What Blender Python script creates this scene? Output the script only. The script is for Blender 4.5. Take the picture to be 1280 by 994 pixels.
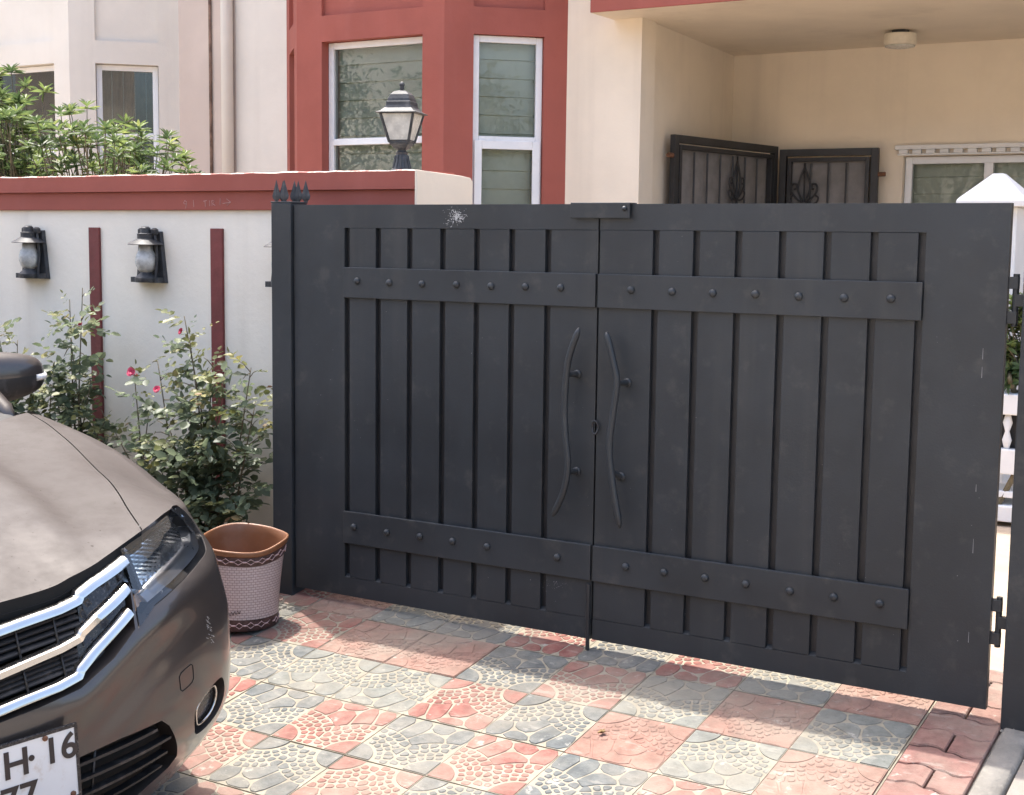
import bpy, bmesh, math, random
import numpy as np
from mathutils import Vector, Matrix
from mathutils.geometry import delaunay_2d_cdt

for o in list(bpy.data.objects):
    bpy.data.objects.remove(o)
sc = bpy.context.scene
col = sc.collection
rnd = random.Random(7)
R = math.radians

# ------------------------------------------------------------------ camera, sky, sun, exposure
cam_d = bpy.data.cameras.new('camera')
cam = bpy.data.objects.new('camera', cam_d)
col.objects.link(cam)
cam_d.sensor_width = 36.0
cam_d.lens = 36.0 * 1749.9 / 1280.0
cam_d.clip_end = 1000
cam_d.clip_start = 0.05
_r = Vector((0.85389608, 0.52028563, 0.01281954))
_u = Vector((-0.0687807, 0.08839893, 0.99370763))
_f = Vector((-0.51587856, 0.84940479, -0.11126911))
cam.matrix_world = Matrix(((_r.x, _u.x, -_f.x, 3.2526), (_r.y, _u.y, -_f.y, -3.8565), (_r.z, _u.z, -_f.z, 1.28), (0, 0, 0, 1)))
sc.camera = cam

SUN = Vector((0.47, -0.24, -1.43)).normalized()          # direction the light travels
world = bpy.data.worlds.new('World')
sc.world = world
world.use_nodes = True
wn = world.node_tree
sky = wn.nodes.new('ShaderNodeTexSky')
sky.sky_type = 'NISHITA'
sky.sun_disc = False
sky.sun_elevation = math.asin(-SUN.z)
sky.sun_rotation = math.atan2(-SUN.x, -SUN.y)
sky.air_density = 1.0
sky.dust_density = 5.0
sky.ozone_density = 0.8
wn.links.new(sky.outputs[0], wn.nodes['Background'].inputs[0])
wn.nodes['Background'].inputs[1].default_value = 0.15
sun_d = bpy.data.lights.new('sun', 'SUN')
sun_d.energy = 2.0
sun_d.angle = R(0.53)
sun_d.color = (1.0, 0.965, 0.91)
sun = bpy.data.objects.new('sun', sun_d)
col.objects.link(sun)
sun.rotation_euler = SUN.to_track_quat('-Z', 'Y').to_euler()
sun.location = (-4, 2, 12)
sc.view_settings.view_transform = 'Standard'
sc.view_settings.look = 'None'
sc.view_settings.gamma = 1.0
sc.view_settings.use_curve_mapping = False
sc.view_settings.exposure = 1.85
cy = sc.cycles
cy.max_bounces = 6; cy.diffuse_bounces = 3; cy.glossy_bounces = 3; cy.transmission_bounces = 4; cy.transparent_max_bounces = 8
cy.caustics_reflective = False; cy.caustics_refractive = False; cy.sample_clamp_indirect = 6

# ------------------------------------------------------------------ helpers
class MB:
    def __init__(s):
        s.v = []; s.f = []; s.m = []
    def add(s, vs, fs, mi=0):
        b = len(s.v); s.v += [tuple(map(float, v)) for v in vs]
        s.f += [tuple(int(i) + b for i in f) for f in fs]; s.m += [mi] * len(fs)
        return s
    def box(s, x0, x1, y0, y1, z0, z1, mi=0):
        vs = [(x, y, z) for z in (z0, z1) for y in (y0, y1) for x in (x0, x1)]
        return s.add(vs, [(0, 2, 3, 1), (4, 5, 7, 6), (0, 1, 5, 4), (2, 6, 7, 3), (0, 4, 6, 2), (1, 3, 7, 5)], mi)
    def prism(s, poly, fn0, fn1, mi=0, caps=(1, 1), side_mi=None):
        n = len(poly)
        vs = [fn0(*p) for p in poly] + [fn1(*p) for p in poly]
        fs = [(i, (i + 1) % n, n + (i + 1) % n, n + i) for i in range(n)]
        b = len(s.v)
        s.add(vs, fs, mi if side_mi is None else side_mi)
        if caps[1]: s.f.append(tuple(b + n + i for i in range(n))); s.m.append(mi)
        if caps[0]: s.f.append(tuple(b + n - 1 - i for i in range(n))); s.m.append(mi)
        return s
    def tube(s, pts, rad, n=8, mi=0, closed=False, caps=True, flat=1.0):
        pts = [Vector(p) for p in pts]
        k = len(pts)
        if not hasattr(rad, '__len__'): rad = [rad] * k
        vs = []
        prev = None
        for i, p in enumerate(pts):
            a = pts[(i - 1) % k] if (closed or i > 0) else p
            b = pts[(i + 1) % k] if (closed or i < k - 1) else p
            t = (b - a).normalized() if (b - a).length > 1e-9 else Vector((0, 0, 1))
            if prev is None:
                h = Vector((0, 0, 1)) if abs(t.z) < .9 else Vector((1, 0, 0))
                u = t.cross(h).normalized()
            else:
                u = (prev - t * prev.dot(t)).normalized()
            prev = u
            w = t.cross(u)
            for j in range(n):
                an = 2 * math.pi * j / n
                vs.append(p + (u * math.cos(an) + w * math.sin(an) * flat) * rad[i])
        fs = []
        for i in range(k if closed else k - 1):
            for j in range(n):
                a = i * n + j; b_ = i * n + (j + 1) % n
                c = ((i + 1) % k) * n + (j + 1) % n; d = ((i + 1) % k) * n + j
                fs.append((a, b_, c, d))
        if caps and not closed:
            fs.append(tuple(range(n - 1, -1, -1))); fs.append(tuple(range((k - 1) * n, k * n)))
        return s.add(vs, fs, mi)
    def lathe(s, prof, n=24, c=(0, 0, 0), mi=0, axis='z', closed_ends=True):
        vs = []
        for r, z in prof:
            for j in range(n):
                a = 2 * math.pi * j / n
                q = (r * math.cos(a), r * math.sin(a), z)
                if axis == 'y': q = (q[0], -q[2], q[1])
                if axis == 'x': q = (q[2], q[0], q[1])
                vs.append((c[0] + q[0], c[1] + q[1], c[2] + q[2]))
        fs = []
        for i in range(len(prof) - 1):
            for j in range(n):
                fs.append((i * n + j, i * n + (j + 1) % n, (i + 1) * n + (j + 1) % n, (i + 1) * n + j))
        if closed_ends:
            fs.append(tuple(range(n - 1, -1, -1))); fs.append(tuple(range((len(prof) - 1) * n, len(prof) * n)))
        return s.add(vs, fs, mi)
    def build(s, name, mats, parent=None, smooth=False, bevel=0, local=False, weld=False, recalc=True, angle=None):
        me = bpy.data.meshes.new(name)
        me.from_pydata(s.v, [], s.f)
        if not isinstance(mats, (list, tuple)): mats = [mats]
        for m in mats: me.materials.append(m)
        if len(mats) > 1:
            me.polygons.foreach_set('material_index', s.m)
        if recalc or weld:
            bm = bmesh.new(); bm.from_mesh(me)
            if weld: bmesh.ops.remove_doubles(bm, verts=bm.verts, dist=weld if isinstance(weld, float) else 1e-4)
            if recalc: bmesh.ops.recalc_face_normals(bm, faces=bm.faces)
            bm.to_mesh(me); bm.free()
        if smooth:
            me.polygons.foreach_set('use_smooth', [True] * len(me.polygons))
            if angle: me.set_sharp_from_angle(angle=R(angle))
        me.update()
        return link(name, me, parent, bevel, local)

def link(name, me, parent=None, bevel=0, local=False):
    o = bpy.data.objects.new(name, me)
    col.objects.link(o)
    if parent is not None:
        o.parent = parent
        if parent.type == 'EMPTY' and not local:
            o.matrix_parent_inverse = Matrix.Translation(-parent.location)
    if bevel:
        b = o.modifiers.new('bevel', 'BEVEL'); b.width = bevel; b.segments = 2; b.limit_method = 'ANGLE'; b.angle_limit = R(40)
    return o

def empty(name, loc, label=None, cat=None, group=None):
    o = bpy.data.objects.new(name, None)
    o.location = loc; o.empty_display_size = .05
    col.objects.link(o)
    if label: tag(o, label, cat, group)
    return o

def tag(o, label, cat, group=None):
    o['label'] = label; o['category'] = cat
    if group: o['group'] = group
    return o

def struct(o, kind='structure'):
    o['kind'] = kind
    return o

def copy_tree(o, parent=None):
    c = o.copy(); col.objects.link(c)
    if parent is not None:
        mpi = o.matrix_parent_inverse.copy(); c.parent = parent; c.matrix_parent_inverse = mpi
    for ch in list(o.children): copy_tree(ch, c)
    return c

# ------------------------------------------------------------------ materials
def new_mat(name):
    m = bpy.data.materials.new(name); m.use_nodes = True
    nt = m.node_tree; b = nt.nodes['Principled BSDF']
    return m, nt, b, nt.nodes, nt.links

def mixc(nt, fac, a, b):
    n = nt.nodes.new('ShaderNodeMix'); n.data_type = 'RGBA'
    for k, val in ((0, fac), (6, a), (7, b)):
        if hasattr(val, 'is_output'): nt.links.new(val, n.inputs[k])
        elif k == 0: n.inputs[0].default_value = val
        else: n.inputs[k].default_value = (*val[:3], 1)
    return n.outputs[2]

def noise(nt, vec, scale, detail=4, rough=.55, lo=None, hi=None, stretch=None):
    if stretch:
        mp = nt.nodes.new('ShaderNodeMapping'); mp.inputs['Scale'].default_value = stretch
        nt.links.new(vec, mp.inputs[0]); vec = mp.outputs[0]
    n = nt.nodes.new('ShaderNodeTexNoise'); n.inputs['Scale'].default_value = scale
    n.inputs['Detail'].default_value = detail; n.inputs['Roughness'].default_value = rough
    nt.links.new(vec, n.inputs['Vector'])
    out = n.outputs[0]
    if lo is not None:
        r = nt.nodes.new('ShaderNodeMapRange'); r.inputs[1].default_value = lo; r.inputs[2].default_value = hi
        r.interpolation_type = 'SMOOTHSTEP'
        nt.links.new(out, r.inputs[0]); out = r.outputs[0]
    return out

def mth(nt, op, a, b=None):
    n = nt.nodes.new('ShaderNodeMath'); n.operation = op
    for k, val in ((0, a), (1, b)):
        if val is None: continue
        if hasattr(val, 'is_output'): nt.links.new(val, n.inputs[k])
        else: n.inputs[k].default_value = val
    return n.outputs[0]

def pos(nt, obj=False):
    if obj:
        return nt.nodes.new('ShaderNodeTexCoord').outputs['Object']
    return nt.nodes.new('ShaderNodeNewGeometry').outputs['Position']

def sc3(c, k): return tuple(min(1, x * k) for x in c)

def mat(name, c, rough=.6, metal=0., var=.12, vs=5., dirt=None, bump=0., bs=90., coat=0., spec=.5, obj=False, streak=None, objrand=0.):
    m, nt, b, N, L = new_mat(name)
    p = pos(nt, obj)
    cc = mixc(nt, noise(nt, p, vs, 5, .6, .3, .7), sc3(c, 1 - var), sc3(c, 1 + var))
    if streak:      # vertical water runs: (colour, amount, scale)
        f = noise(nt, p, streak[2], 4, .6, .52, .78, (1, 1, .06))
        cc = mixc(nt, mth(nt, 'MULTIPLY', f, streak[1]), cc, streak[0])
    if dirt:        # blotches: (colour, amount, scale, lo, hi)
        f = noise(nt, p, dirt[2], 7, .62, dirt[3], dirt[4])
        cc = mixc(nt, mth(nt, 'MULTIPLY', f, dirt[1]), cc, dirt[0])
    if objrand:
        oi = N.new('ShaderNodeObjectInfo')
        hs = N.new('ShaderNodeHueSaturation')
        r = N.new('ShaderNodeMapRange'); r.inputs[3].default_value = 1 - objrand; r.inputs[4].default_value = 1 + objrand
        L.new(oi.outputs['Random'], r.inputs[0]); L.new(r.outputs[0], hs.inputs['Value']); L.new(cc, hs.inputs['Color']); cc = hs.outputs[0]
    L.new(cc, b.inputs['Base Color'])
    rv = noise(nt, p, vs * 3, 3, .6)
    mr = N.new('ShaderNodeMapRange'); mr.inputs[3].default_value = max(0, rough - .1); mr.inputs[4].default_value = min(1, rough + .1)
    L.new(rv, mr.inputs[0]); L.new(mr.outputs[0], b.inputs['Roughness'])
    b.inputs['Metallic'].default_value = metal
    b.inputs['Specular IOR Level'].default_value = spec
    b.inputs['Coat Weight'].default_value = coat
    b.inputs['Coat Roughness'].default_value = .04
    if bump:
        bn = N.new('ShaderNodeBump'); bn.inputs['Strength'].default_value = bump; bn.inputs['Distance'].default_value = .004
        L.new(noise(nt, p, bs, 6, .65), bn.inputs['Height']); L.new(bn.outputs[0], b.inputs['Normal'])
    return m

def glass_mat(name, tint=(.93, .96, .94), refl=.04, rough=.01):
    m, nt, b, N, L = new_mat(name)
    N.remove(b)
    out = N['Material Output']
    tr = N.new('ShaderNodeBsdfTransparent'); tr.inputs[0].default_value = (*tint, 1)
    gl = N.new('ShaderNodeBsdfGlossy'); gl.inputs['Roughness'].default_value = rough
    fr = N.new('ShaderNodeFresnel'); fr.inputs[0].default_value = 1.5
    mx = N.new('ShaderNodeMixShader')
    L.new(mth(nt, 'MINIMUM', mth(nt, 'ADD', mth(nt, 'MULTIPLY', fr.outputs[0], 1.0), refl - .04), 1.0), mx.inputs[0])
    L.new(tr.outputs[0], mx.inputs[1]); L.new(gl.outputs[0], mx.inputs[2]); L.new(mx.outputs[0], out.inputs[0])
    return m

def leaf_mat(name, c1, c2, c3=None, trans=.35, rough=.45):
    m, nt, b, N, L = new_mat(name)
    g = N.new('ShaderNodeNewGeometry')
    cr_ = N.new('ShaderNodeValToRGB')
    cr_.color_ramp.elements[0].color = (*c1, 1); cr_.color_ramp.elements[1].color = (*c2, 1)
    if c3:
        e = cr_.color_ramp.elements.new(.93); e.color = (*c2, 1); cr_.color_ramp.elements[-1].color = (*c3, 1)
    L.new(g.outputs['Random Per Island'], cr_.inputs[0])
    cc = mixc(nt, noise(nt, g.outputs['Position'], 6, 3, .5, .35, .65), cr_.outputs[0], tuple(x * .75 for x in c1))
    L.new(cc, b.inputs['Base Color']); b.inputs['Roughness'].default_value = rough
    b.inputs['Specular IOR Level'].default_value = .4
    tl = N.new('ShaderNodeBsdfTranslucent'); L.new(cc, tl.inputs[0])
    mx = N.new('ShaderNodeMixShader'); mx.inputs[0].default_value = trans
    L.new(b.outputs[0], mx.inputs[1]); L.new(tl.outputs[0], mx.inputs[2]); L.new(mx.outputs[0], N['Material Output'].inputs[0])
    return m

M = {}
CREAM = (.60, .53, .43)
M['cream'] = mat('cream_plaster', (.83, .73, .59), .85, var=.04, vs=2, bump=.25, bs=40, streak=((.45, .37, .29), .25, 3), spec=.2)
M['wall_white'] = mat('offwhite_plaster', (.87, .81, .70), .85, var=.04, vs=2.5, bump=.4, bs=30, dirt=((.60, .52, .43), .30, 1.6, .5, .75), streak=((.56, .49, .41), .35, 4), spec=.2)
M['beige'] = mat('neighbour_plaster', (.72, .675, .60), .88, var=.05, vs=1.6, bump=.3, bs=30, streak=((.42, .37, .32), .25, 3), spec=.2)
M['pinkish'] = mat('faded_pinkish_plaster', (.62, .52, .45), .88, var=.06, vs=1.6, bump=.3, bs=30, spec=.2)
M['red'] = mat('brick_red_paint', (.335, .098, .074), .75, var=.06, vs=3, bump=.25, bs=45, streak=((.42, .16, .14), .2, 4), spec=.25)
M['red_strip'] = mat('dark_red_strip', (.17, .035, .032), .6, var=.2, vs=9, bump=.4, bs=60)
M['top_plaster'] = mat('worn_sunlit_top', (.62, .54, .46), .9, var=.15, vs=14, bump=.6, bs=40, dirt=((.34, .13, .11), .9, 18, .5, .6))  # worn plaster whose pale colour also carries the sunlit top edge
M['gate'] = mat('charcoal_gate_paint', (.027, .0315, .036), .44, var=.18, vs=2.5, bump=.14, bs=140, streak=((.06, .06, .057), .4, 7), dirt=((.10, .095, .085), .34, 11, .54, .74), spec=.45)
M['black_iron'] = mat('black_iron_paint', (.022, .023, .026), .45, var=.2, vs=12, bump=.15, bs=200)
M['iron_dusty'] = mat('dusty_black_iron', (.035, .037, .041), .55, var=.3, vs=20, bump=.2, bs=200, dirt=((.20, .19, .18), .35, 30, .5, .7))
M['nick'] = mat('grey_nicks', (.22, .22, .22), .9, var=.1)
M['fleck'] = mat('pale_flecks', (.55, .55, .54), .9, var=.1)
M['upvc'] = mat('white_window_frame', (.80, .81, .82), .35, var=.03, dirt=((.55, .52, .48), .25, 12, .5, .75))
M['white_paint'] = mat('white_stone_paint', (.78, .78, .77), .7, var=.04, vs=6, bump=.2)
M['glass'] = glass_mat('window_glass')
M['glass_dark'] = glass_mat('dark_window_glass', (.58, .62, .62), .09)
M['frost'] = mat('frosted_lamp_glass', (.62, .60, .54), .25, var=.15, vs=25, spec=.6, dirt=((.42, .40, .36), .4, 30, .45, .7))
M['globe'] = mat('dusty_globe_glass', (.50, .50, .48), .28, var=.2, vs=30, spec=.6, dirt=((.32, .31, .29), .5, 40, .45, .7))
M['blind'] = mat('grey_blind_fabric', (.56, .555, .50), .85, var=.1, vs=3)
M['curtain'] = mat('brown_curtain', (.20, .13, .10), .9, var=.4, vs=14)
M['room'] = mat('dim_room_wall', (.18, .17, .155), .9)
M['concrete'] = mat('rough_concrete', (.225, .195, .16), .9, var=.15, vs=5, bump=.8, bs=50, dirt=((.25, .23, .21), .6, 7, .45, .65))
M['kerb'] = mat('grey_cement_edging', (.19, .175, .152), .9, var=.18, vs=9, bump=.9, bs=60, dirt=((.32, .29, .25), .5, 16, .5, .68))
M['soil'] = mat('dry_soil', (.16, .115, .08), .95, var=.3, vs=20, bump=1, bs=60)
M['asphalt'] = mat('worn_concrete_road', (.36, .33, .29), .9, var=.3, vs=60, bump=.6, bs=200)
M['yard'] = mat('tan_yard_paving', (.40, .31, .225), .85, var=.12, vs=3, bump=.3, bs=40)
M['earth'] = mat('dry_earth', (.24, .20, .155), .95, var=.25, vs=.7, bump=.6, bs=15)
M['rust'] = mat('rusty_bolt', (.16, .07, .035), .8, var=.4, vs=60)
M['plant_stem'] = mat('woody_stem', (.13, .105, .06), .8, var=.3, vs=30)
M['petal'] = mat('pink_petals', (.62, .06, .13), .6, var=.25, vs=60)
M['rose_leaf'] = leaf_mat('rose_leaves', (.12, .16, .095), (.30, .345, .20), (.40, .40, .16), trans=.45)
M['rose_tip'] = leaf_mat('young_rose_leaves', (.16, .18, .06), (.30, .26, .10), (.22, .07, .05))
M['shrub_leaf'] = leaf_mat('shrub_leaves', (.08, .13, .05), (.27, .34, .11), (.42, .44, .14), trans=.45)
M['tree_leaf'] = leaf_mat('tree_leaves', (.04, .075, .025), (.09, .14, .04))

def tile_mat(name, c, worn, amount):
    m, nt, b, N, L = new_mat(name)
    p = pos(nt)
    oi = N.new('ShaderNodeObjectInfo')
    cc = mixc(nt, noise(nt, p, 22, 5, .65, .3, .7), sc3(c, .78), sc3(c, 1.18))
    ad = mth(nt, 'ADD', noise(nt, p, 5.5, 8, .68), mth(nt, 'MULTIPLY', mth(nt, 'SUBTRACT', oi.outputs['Random'], .5), amount))
    r = N.new('ShaderNodeMapRange'); r.interpolation_type = 'SMOOTHSTEP'
    r.inputs[1].default_value = .50; r.inputs[2].default_value = .80; L.new(ad, r.inputs[0])
    cc = mixc(nt, mth(nt, 'MULTIPLY', r.outputs[0], .75), cc, worn)
    wht = noise(nt, p, 15, 8, .7, .60, .70)
    cc = mixc(nt, mth(nt, 'MULTIPLY', wht, .7), cc, (.44, .42, .37))
    du = noise(nt, p, 2.1, 9, .68, .36, .70)
    cc = mixc(nt, mth(nt, 'MULTIPLY', du, .66), cc, (.255, .228, .182))
    scf = noise(nt, p, 9, 7, .75, .56, .66, (1.0, 2.6, 1.0))
    cc = mixc(nt, mth(nt, 'MULTIPLY', scf, .30), cc, (.36, .335, .285))
    spk = noise(nt, p, 120, 3, .6, .62, .72)
    cc = mixc(nt, mth(nt, 'MULTIPLY', spk, .4), cc, sc3(c, .45))
    L.new(cc, b.inputs['Base Color']); b.inputs['Roughness'].default_value = .82; b.inputs['Specular IOR Level'].default_value = .25
    bn = N.new('ShaderNodeBump'); bn.inputs['Strength'].default_value = .5; bn.inputs['Distance'].default_value = .003
    L.new(noise(nt, p, 110, 6, .7), bn.inputs['Height']); L.new(bn.outputs[0], b.inputs['Normal'])
    return m
M['t_pink'] = tile_mat('rose_cement_tile', (.215, .082, .068), (.265, .180, .145), .22)
M['t_grey'] = tile_mat('grey_cement_tile', (.098, .108, .110), (.195, .192, .170), .22)
M['t_peach'] = tile_mat('peach_cement_tile', (.245, .140, .110), (.285, .200, .158), .2)
M['t_pale'] = tile_mat('pale_grey_cement_tile', (.155, .162, .148), (.235, .228, .192), .2)
M['g_cream'] = tile_mat('cream_sandy_joint', (.265, .238, .182), (.295, .265, .208), .1)
M['paver'] = tile_mat('pink_interlocking_paver', (.205, .102, .086), (.255, .178, .142), .25)

# ------------------------------------------------------------------ ground heights
def zg(x, y):
    if y > .19: z = .1397 * .19
    elif y > -1.2: z = .1397 * y
    elif y > -2.2:
        t = -1.2 - y
        z = -.16764 - .1397 * (t - t * t / 2)
    else: z = -.16764 - .06985
    return z - .010 - .0034 * x * (1 if -2.2 < y < .5 else 0)

def sheet(name, x0, x1, y0, y1, dz, m, nx=1, ys=None, thick=.0):
    mb = MB()
    ys = ys or [y0, y1]
    xs = [x0 + (x1 - x0) * i / nx for i in range(nx + 1)]
    vs = [(x, y, zg(x, y) + dz) for y in ys for x in xs]
    k = nx + 1
    fs = [(j * k + i, j * k + i + 1, (j + 1) * k + i + 1, (j + 1) * k + i) for j in range(len(ys) - 1) for i in range(nx)]
    mb.add(vs, fs)
    if thick:
        vs2 = [(x, y, z - thick) for x, y, z in vs]
        n = len(vs)
        mb.add(vs2, [tuple(reversed(f)) for f in fs])
        b = 0
        ring = [i for i in range(k)] + [j * k + k - 1 for j in range(1, len(ys))] + [(len(ys) - 1) * k + i for i in range(k - 2, -1, -1)] + [j * k for j in range(len(ys) - 2, 0, -1)]
        q = len(ring)
        mb.add([vs[i] for i in ring] + [vs2[i] for i in ring], [(i, q + i, q + (i + 1) % q, (i + 1) % q) for i in range(q)])
    return mb.build(name, m, smooth=False)

ysl = [.5, .19] + [-.1 * i for i in range(0, 26)] + [-2.6]
ysl = sorted(ysl)
g = sheet('ground', -250, 250, -250, 250, -.045, M['earth'], 1, [-250] + ysl + [250])
struct(g)
st = sheet('street', -60, 60, -9.5, -2.55, -.02, M['asphalt'], 1, [-9.5, -2.55], .02); struct(st)
ap = sheet('concrete_apron', 2.572, 7, -2.55, .19, -.012, M['concrete'], 1, [y for y in ysl if -2.55 <= y <= .19], .03); struct(ap)
al = sheet('verge', -9, -1.5, -2.55, -.02, -.015, M['concrete'], 1, [y for y in ysl if -2.55 <= y <= -.01], .03); struct(al)
so = sheet('planting_bed', -9, -.115, -.019, .32, -.004, M['soil'], 1, [-.019, .1, .19, .32], .04); struct(so)
yd = sheet('yard', -9, 9, .4605, 12, -.012, M['yard'], 1, [.4605, 12], .03); struct(yd)

# ------------------------------------------------------------------ patterned tile pavement
TS = .2706
TX0, TY0 = .928, -.083
def chaikin(poly, n=2):
    for _ in range(n):
        q = []
        for i in range(len(poly)):
            a = poly[i]; b = poly[(i + 1) % len(poly)]
            q.append((.75 * a[0] + .25 * b[0], .75 * a[1] + .25 * b[1])); q.append((.25 * a[0] + .75 * b[0], .25 * a[1] + .75 * b[1]))
        poly = q
    return poly
def clip_half(poly, px, py, nx, ny):      # keep (p-P).n <= 0
    o = []
    for i in range(len(poly)):
        a = poly[i]; b = poly[(i + 1) % len(poly)]
        da = (a[0] - px) * nx + (a[1] - py) * ny; db = (b[0] - px) * nx + (b[1] - py) * ny
        if da <= 0: o.append(a)
        if (da < 0) != (db < 0) and abs(da - db) > 1e-12:
            t = da / (da - db); o.append((a[0] + t * (b[0] - a[0]), a[1] + t * (b[1] - a[1])))
    return o
def area(p): return .5 * sum(p[i][0] * p[(i + 1) % len(p)][1] - p[(i + 1) % len(p)][0] * p[i][1] for i in range(len(p)))
def shrink(poly, d):
    cx = sum(p[0] for p in poly) / len(poly); cy = sum(p[1] for p in poly) / len(poly)
    o = []
    for x, y in poly:
        l = math.hypot(x - cx, y - cy) or 1
        k = max(.3, 1 - d / l); o.append((cx + (x - cx) * k, cy + (y - cy) * k))
    return o

def tile_mesh(seed, mats):
    """one cast tile: quarter discs at two corners, bands of pebbles round them, cobbles along the far edge"""
    r = random.Random(seed)
    mb = MB(); h = TS / 2 - .0007
    def W(z): return lambda x, y: ((x - .5) * 2 * h, (y - .5) * 2 * h, z)
    e = .006
    mb.prism([(0, 0), (1, 0), (1, 1), (0, 1)], W(-.03), W(-.0024), 1)
    stones = []
    R0, RO, gp_ = .285, .668, .0085
    E0, E1 = .007, .993
    for cx, sg in ((0, 1), (1, -1)):
        arc = [(cx + sg * R0 * math.cos(a), 1 - R0 * math.sin(a)) for a in [math.pi / 2 * i / 9 for i in range(10)]]
        poly = [(min(max(cx, E0), E1), E1)] + [(min(max(x, E0), E1), min(y, E1)) for x, y in arc]
        stones.append((poly, 0, .004))
    # pebbles: relaxed cells between the two arcs
    seeds = []; ghosts = []
    for cx, sg in ((0, 1), (1, -1)):
        for ri, rad in enumerate((.358, .437, .520, .605)):
            n = int(rad * math.pi / 2 / (.092 if ri else .082))
            off = r.random()
            for i in range(-1, n + 1):
                a = (i + off) / n * math.pi / 2 + r.uniform(-.03, .03)
                q = rad + r.uniform(-.010, .010)
                x = cx + sg * q * math.cos(a); y = 1 - q * math.sin(a)
                if sg * (x - .5) > -.03: continue
                (seeds if (.02 < x < .98 and .02 < y < .985) else ghosts).append((x, y))
        for a in np.linspace(0, math.pi / 2, 16):
            for q in (.262,): ghosts.append((cx + sg * q * math.cos(a), 1 - q * math.sin(a)))
            q = .735; x = cx + sg * q * math.cos(a)
            if sg * (x - .5) < -.02: ghosts.append((x, 1 - q * math.sin(a)))
    ghosts += [(.5, .36), (.46, .33), (.54, .33)]
    def cell(i, S, G, gap, reg):
        s_ = S[i]; poly = reg
        for t in S[:i] + S[i + 1:] + G:
            d = math.hypot(t[0] - s_[0], t[1] - s_[1])
            if d > .5 or d < 1e-6: continue
            nx, ny = (t[0] - s_[0]) / d, (t[1] - s_[1]) / d
            poly = clip_half(poly, s_[0] + nx * (d / 2 - gap), s_[1] + ny * (d / 2 - gap), nx, ny)
            if len(poly) < 3: return None
        return poly
    for i, s_ in enumerate(seeds):
        reg = [(max(E0, s_[0] - .075), max(E0, s_[1] - .075)), (min(E1, s_[0] + .075), max(E0, s_[1] - .075)), (min(E1, s_[0] + .075), min(E1, s_[1] + .075)), (max(E0, s_[0] - .075), min(E1, s_[1] + .075))]
        c_ = cell(i, seeds, ghosts, gp_ * r.uniform(.8, 1.5), reg)
        if c_ and abs(area(c_)) > .0008: stones.append((chaikin(c_, 1), 0, .010))
    rt = [(1 - RO * math.cos(a), 1 - RO * math.sin(a)) for a in np.linspace(math.pi / 2 - .01, math.acos(.49 / RO), 7)]
    lf = [(RO * math.cos(a), 1 - RO * math.sin(a)) for a in np.linspace(math.acos(.49 / RO), math.pi / 2 - .01, 7)]
    RO2 = RO + .012
    reg = [(E0, E0), (E1, E0)] + [(min(x, E1), y - .012) for x, y in rt] + [(max(x, E0), y - .012) for x, y in lf]
    j_ = lambda k=.05: r.uniform(-k, k)
    cob = r.choice([[(.13, .16), (.37, .09), (.40, .31), (.66, .20), (.88, .14)], [(.16, .12), (.34, .30), (.52, .10), (.62, .36), (.84, .16)], [(.12, .14), (.32, .24), (.55, .30), (.58, .07), (.86, .15)]])
    cob = [(x + j_(.03), y + j_(.025)) for x, y in cob]
    for i in range(len(cob)):
        c_ = cell(i, cob, [], gp_ * 1.15, reg)
        if c_: stones.append((chaikin(c_, 1), 0, .008))
    for poly, mi, bev in stones:
        if area(poly) < 0: poly = poly[::-1]
        top = shrink(poly, bev)
        tilt = [r.uniform(-.004, .004), r.uniform(-.004, .004)]; zc = r.uniform(-.0006, .0004)
        ax = sum(p[0] for p in poly) / len(poly); ay = sum(p[1] for p in poly) / len(poly)
        n = len(poly)
        vs = [W(-.0026)(*p) for p in poly] + [W(-.0003 + zc + (p[0] - ax) * tilt[0] + (p[1] - ay) * tilt[1])(*p) for p in top]
        mb.add(vs, [(i, (i + 1) % n, n + (i + 1) % n, n + i) for i in range(n)] + [tuple(range(n, 2 * n))], mi)
    me = bpy.data.meshes.new('tile')
    me.from_pydata(mb.v, [], mb.f)
    for m in mats: me.materials.append(m)
    me.polygons.foreach_set('material_index', mb.m); me.update()
    return me

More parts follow.
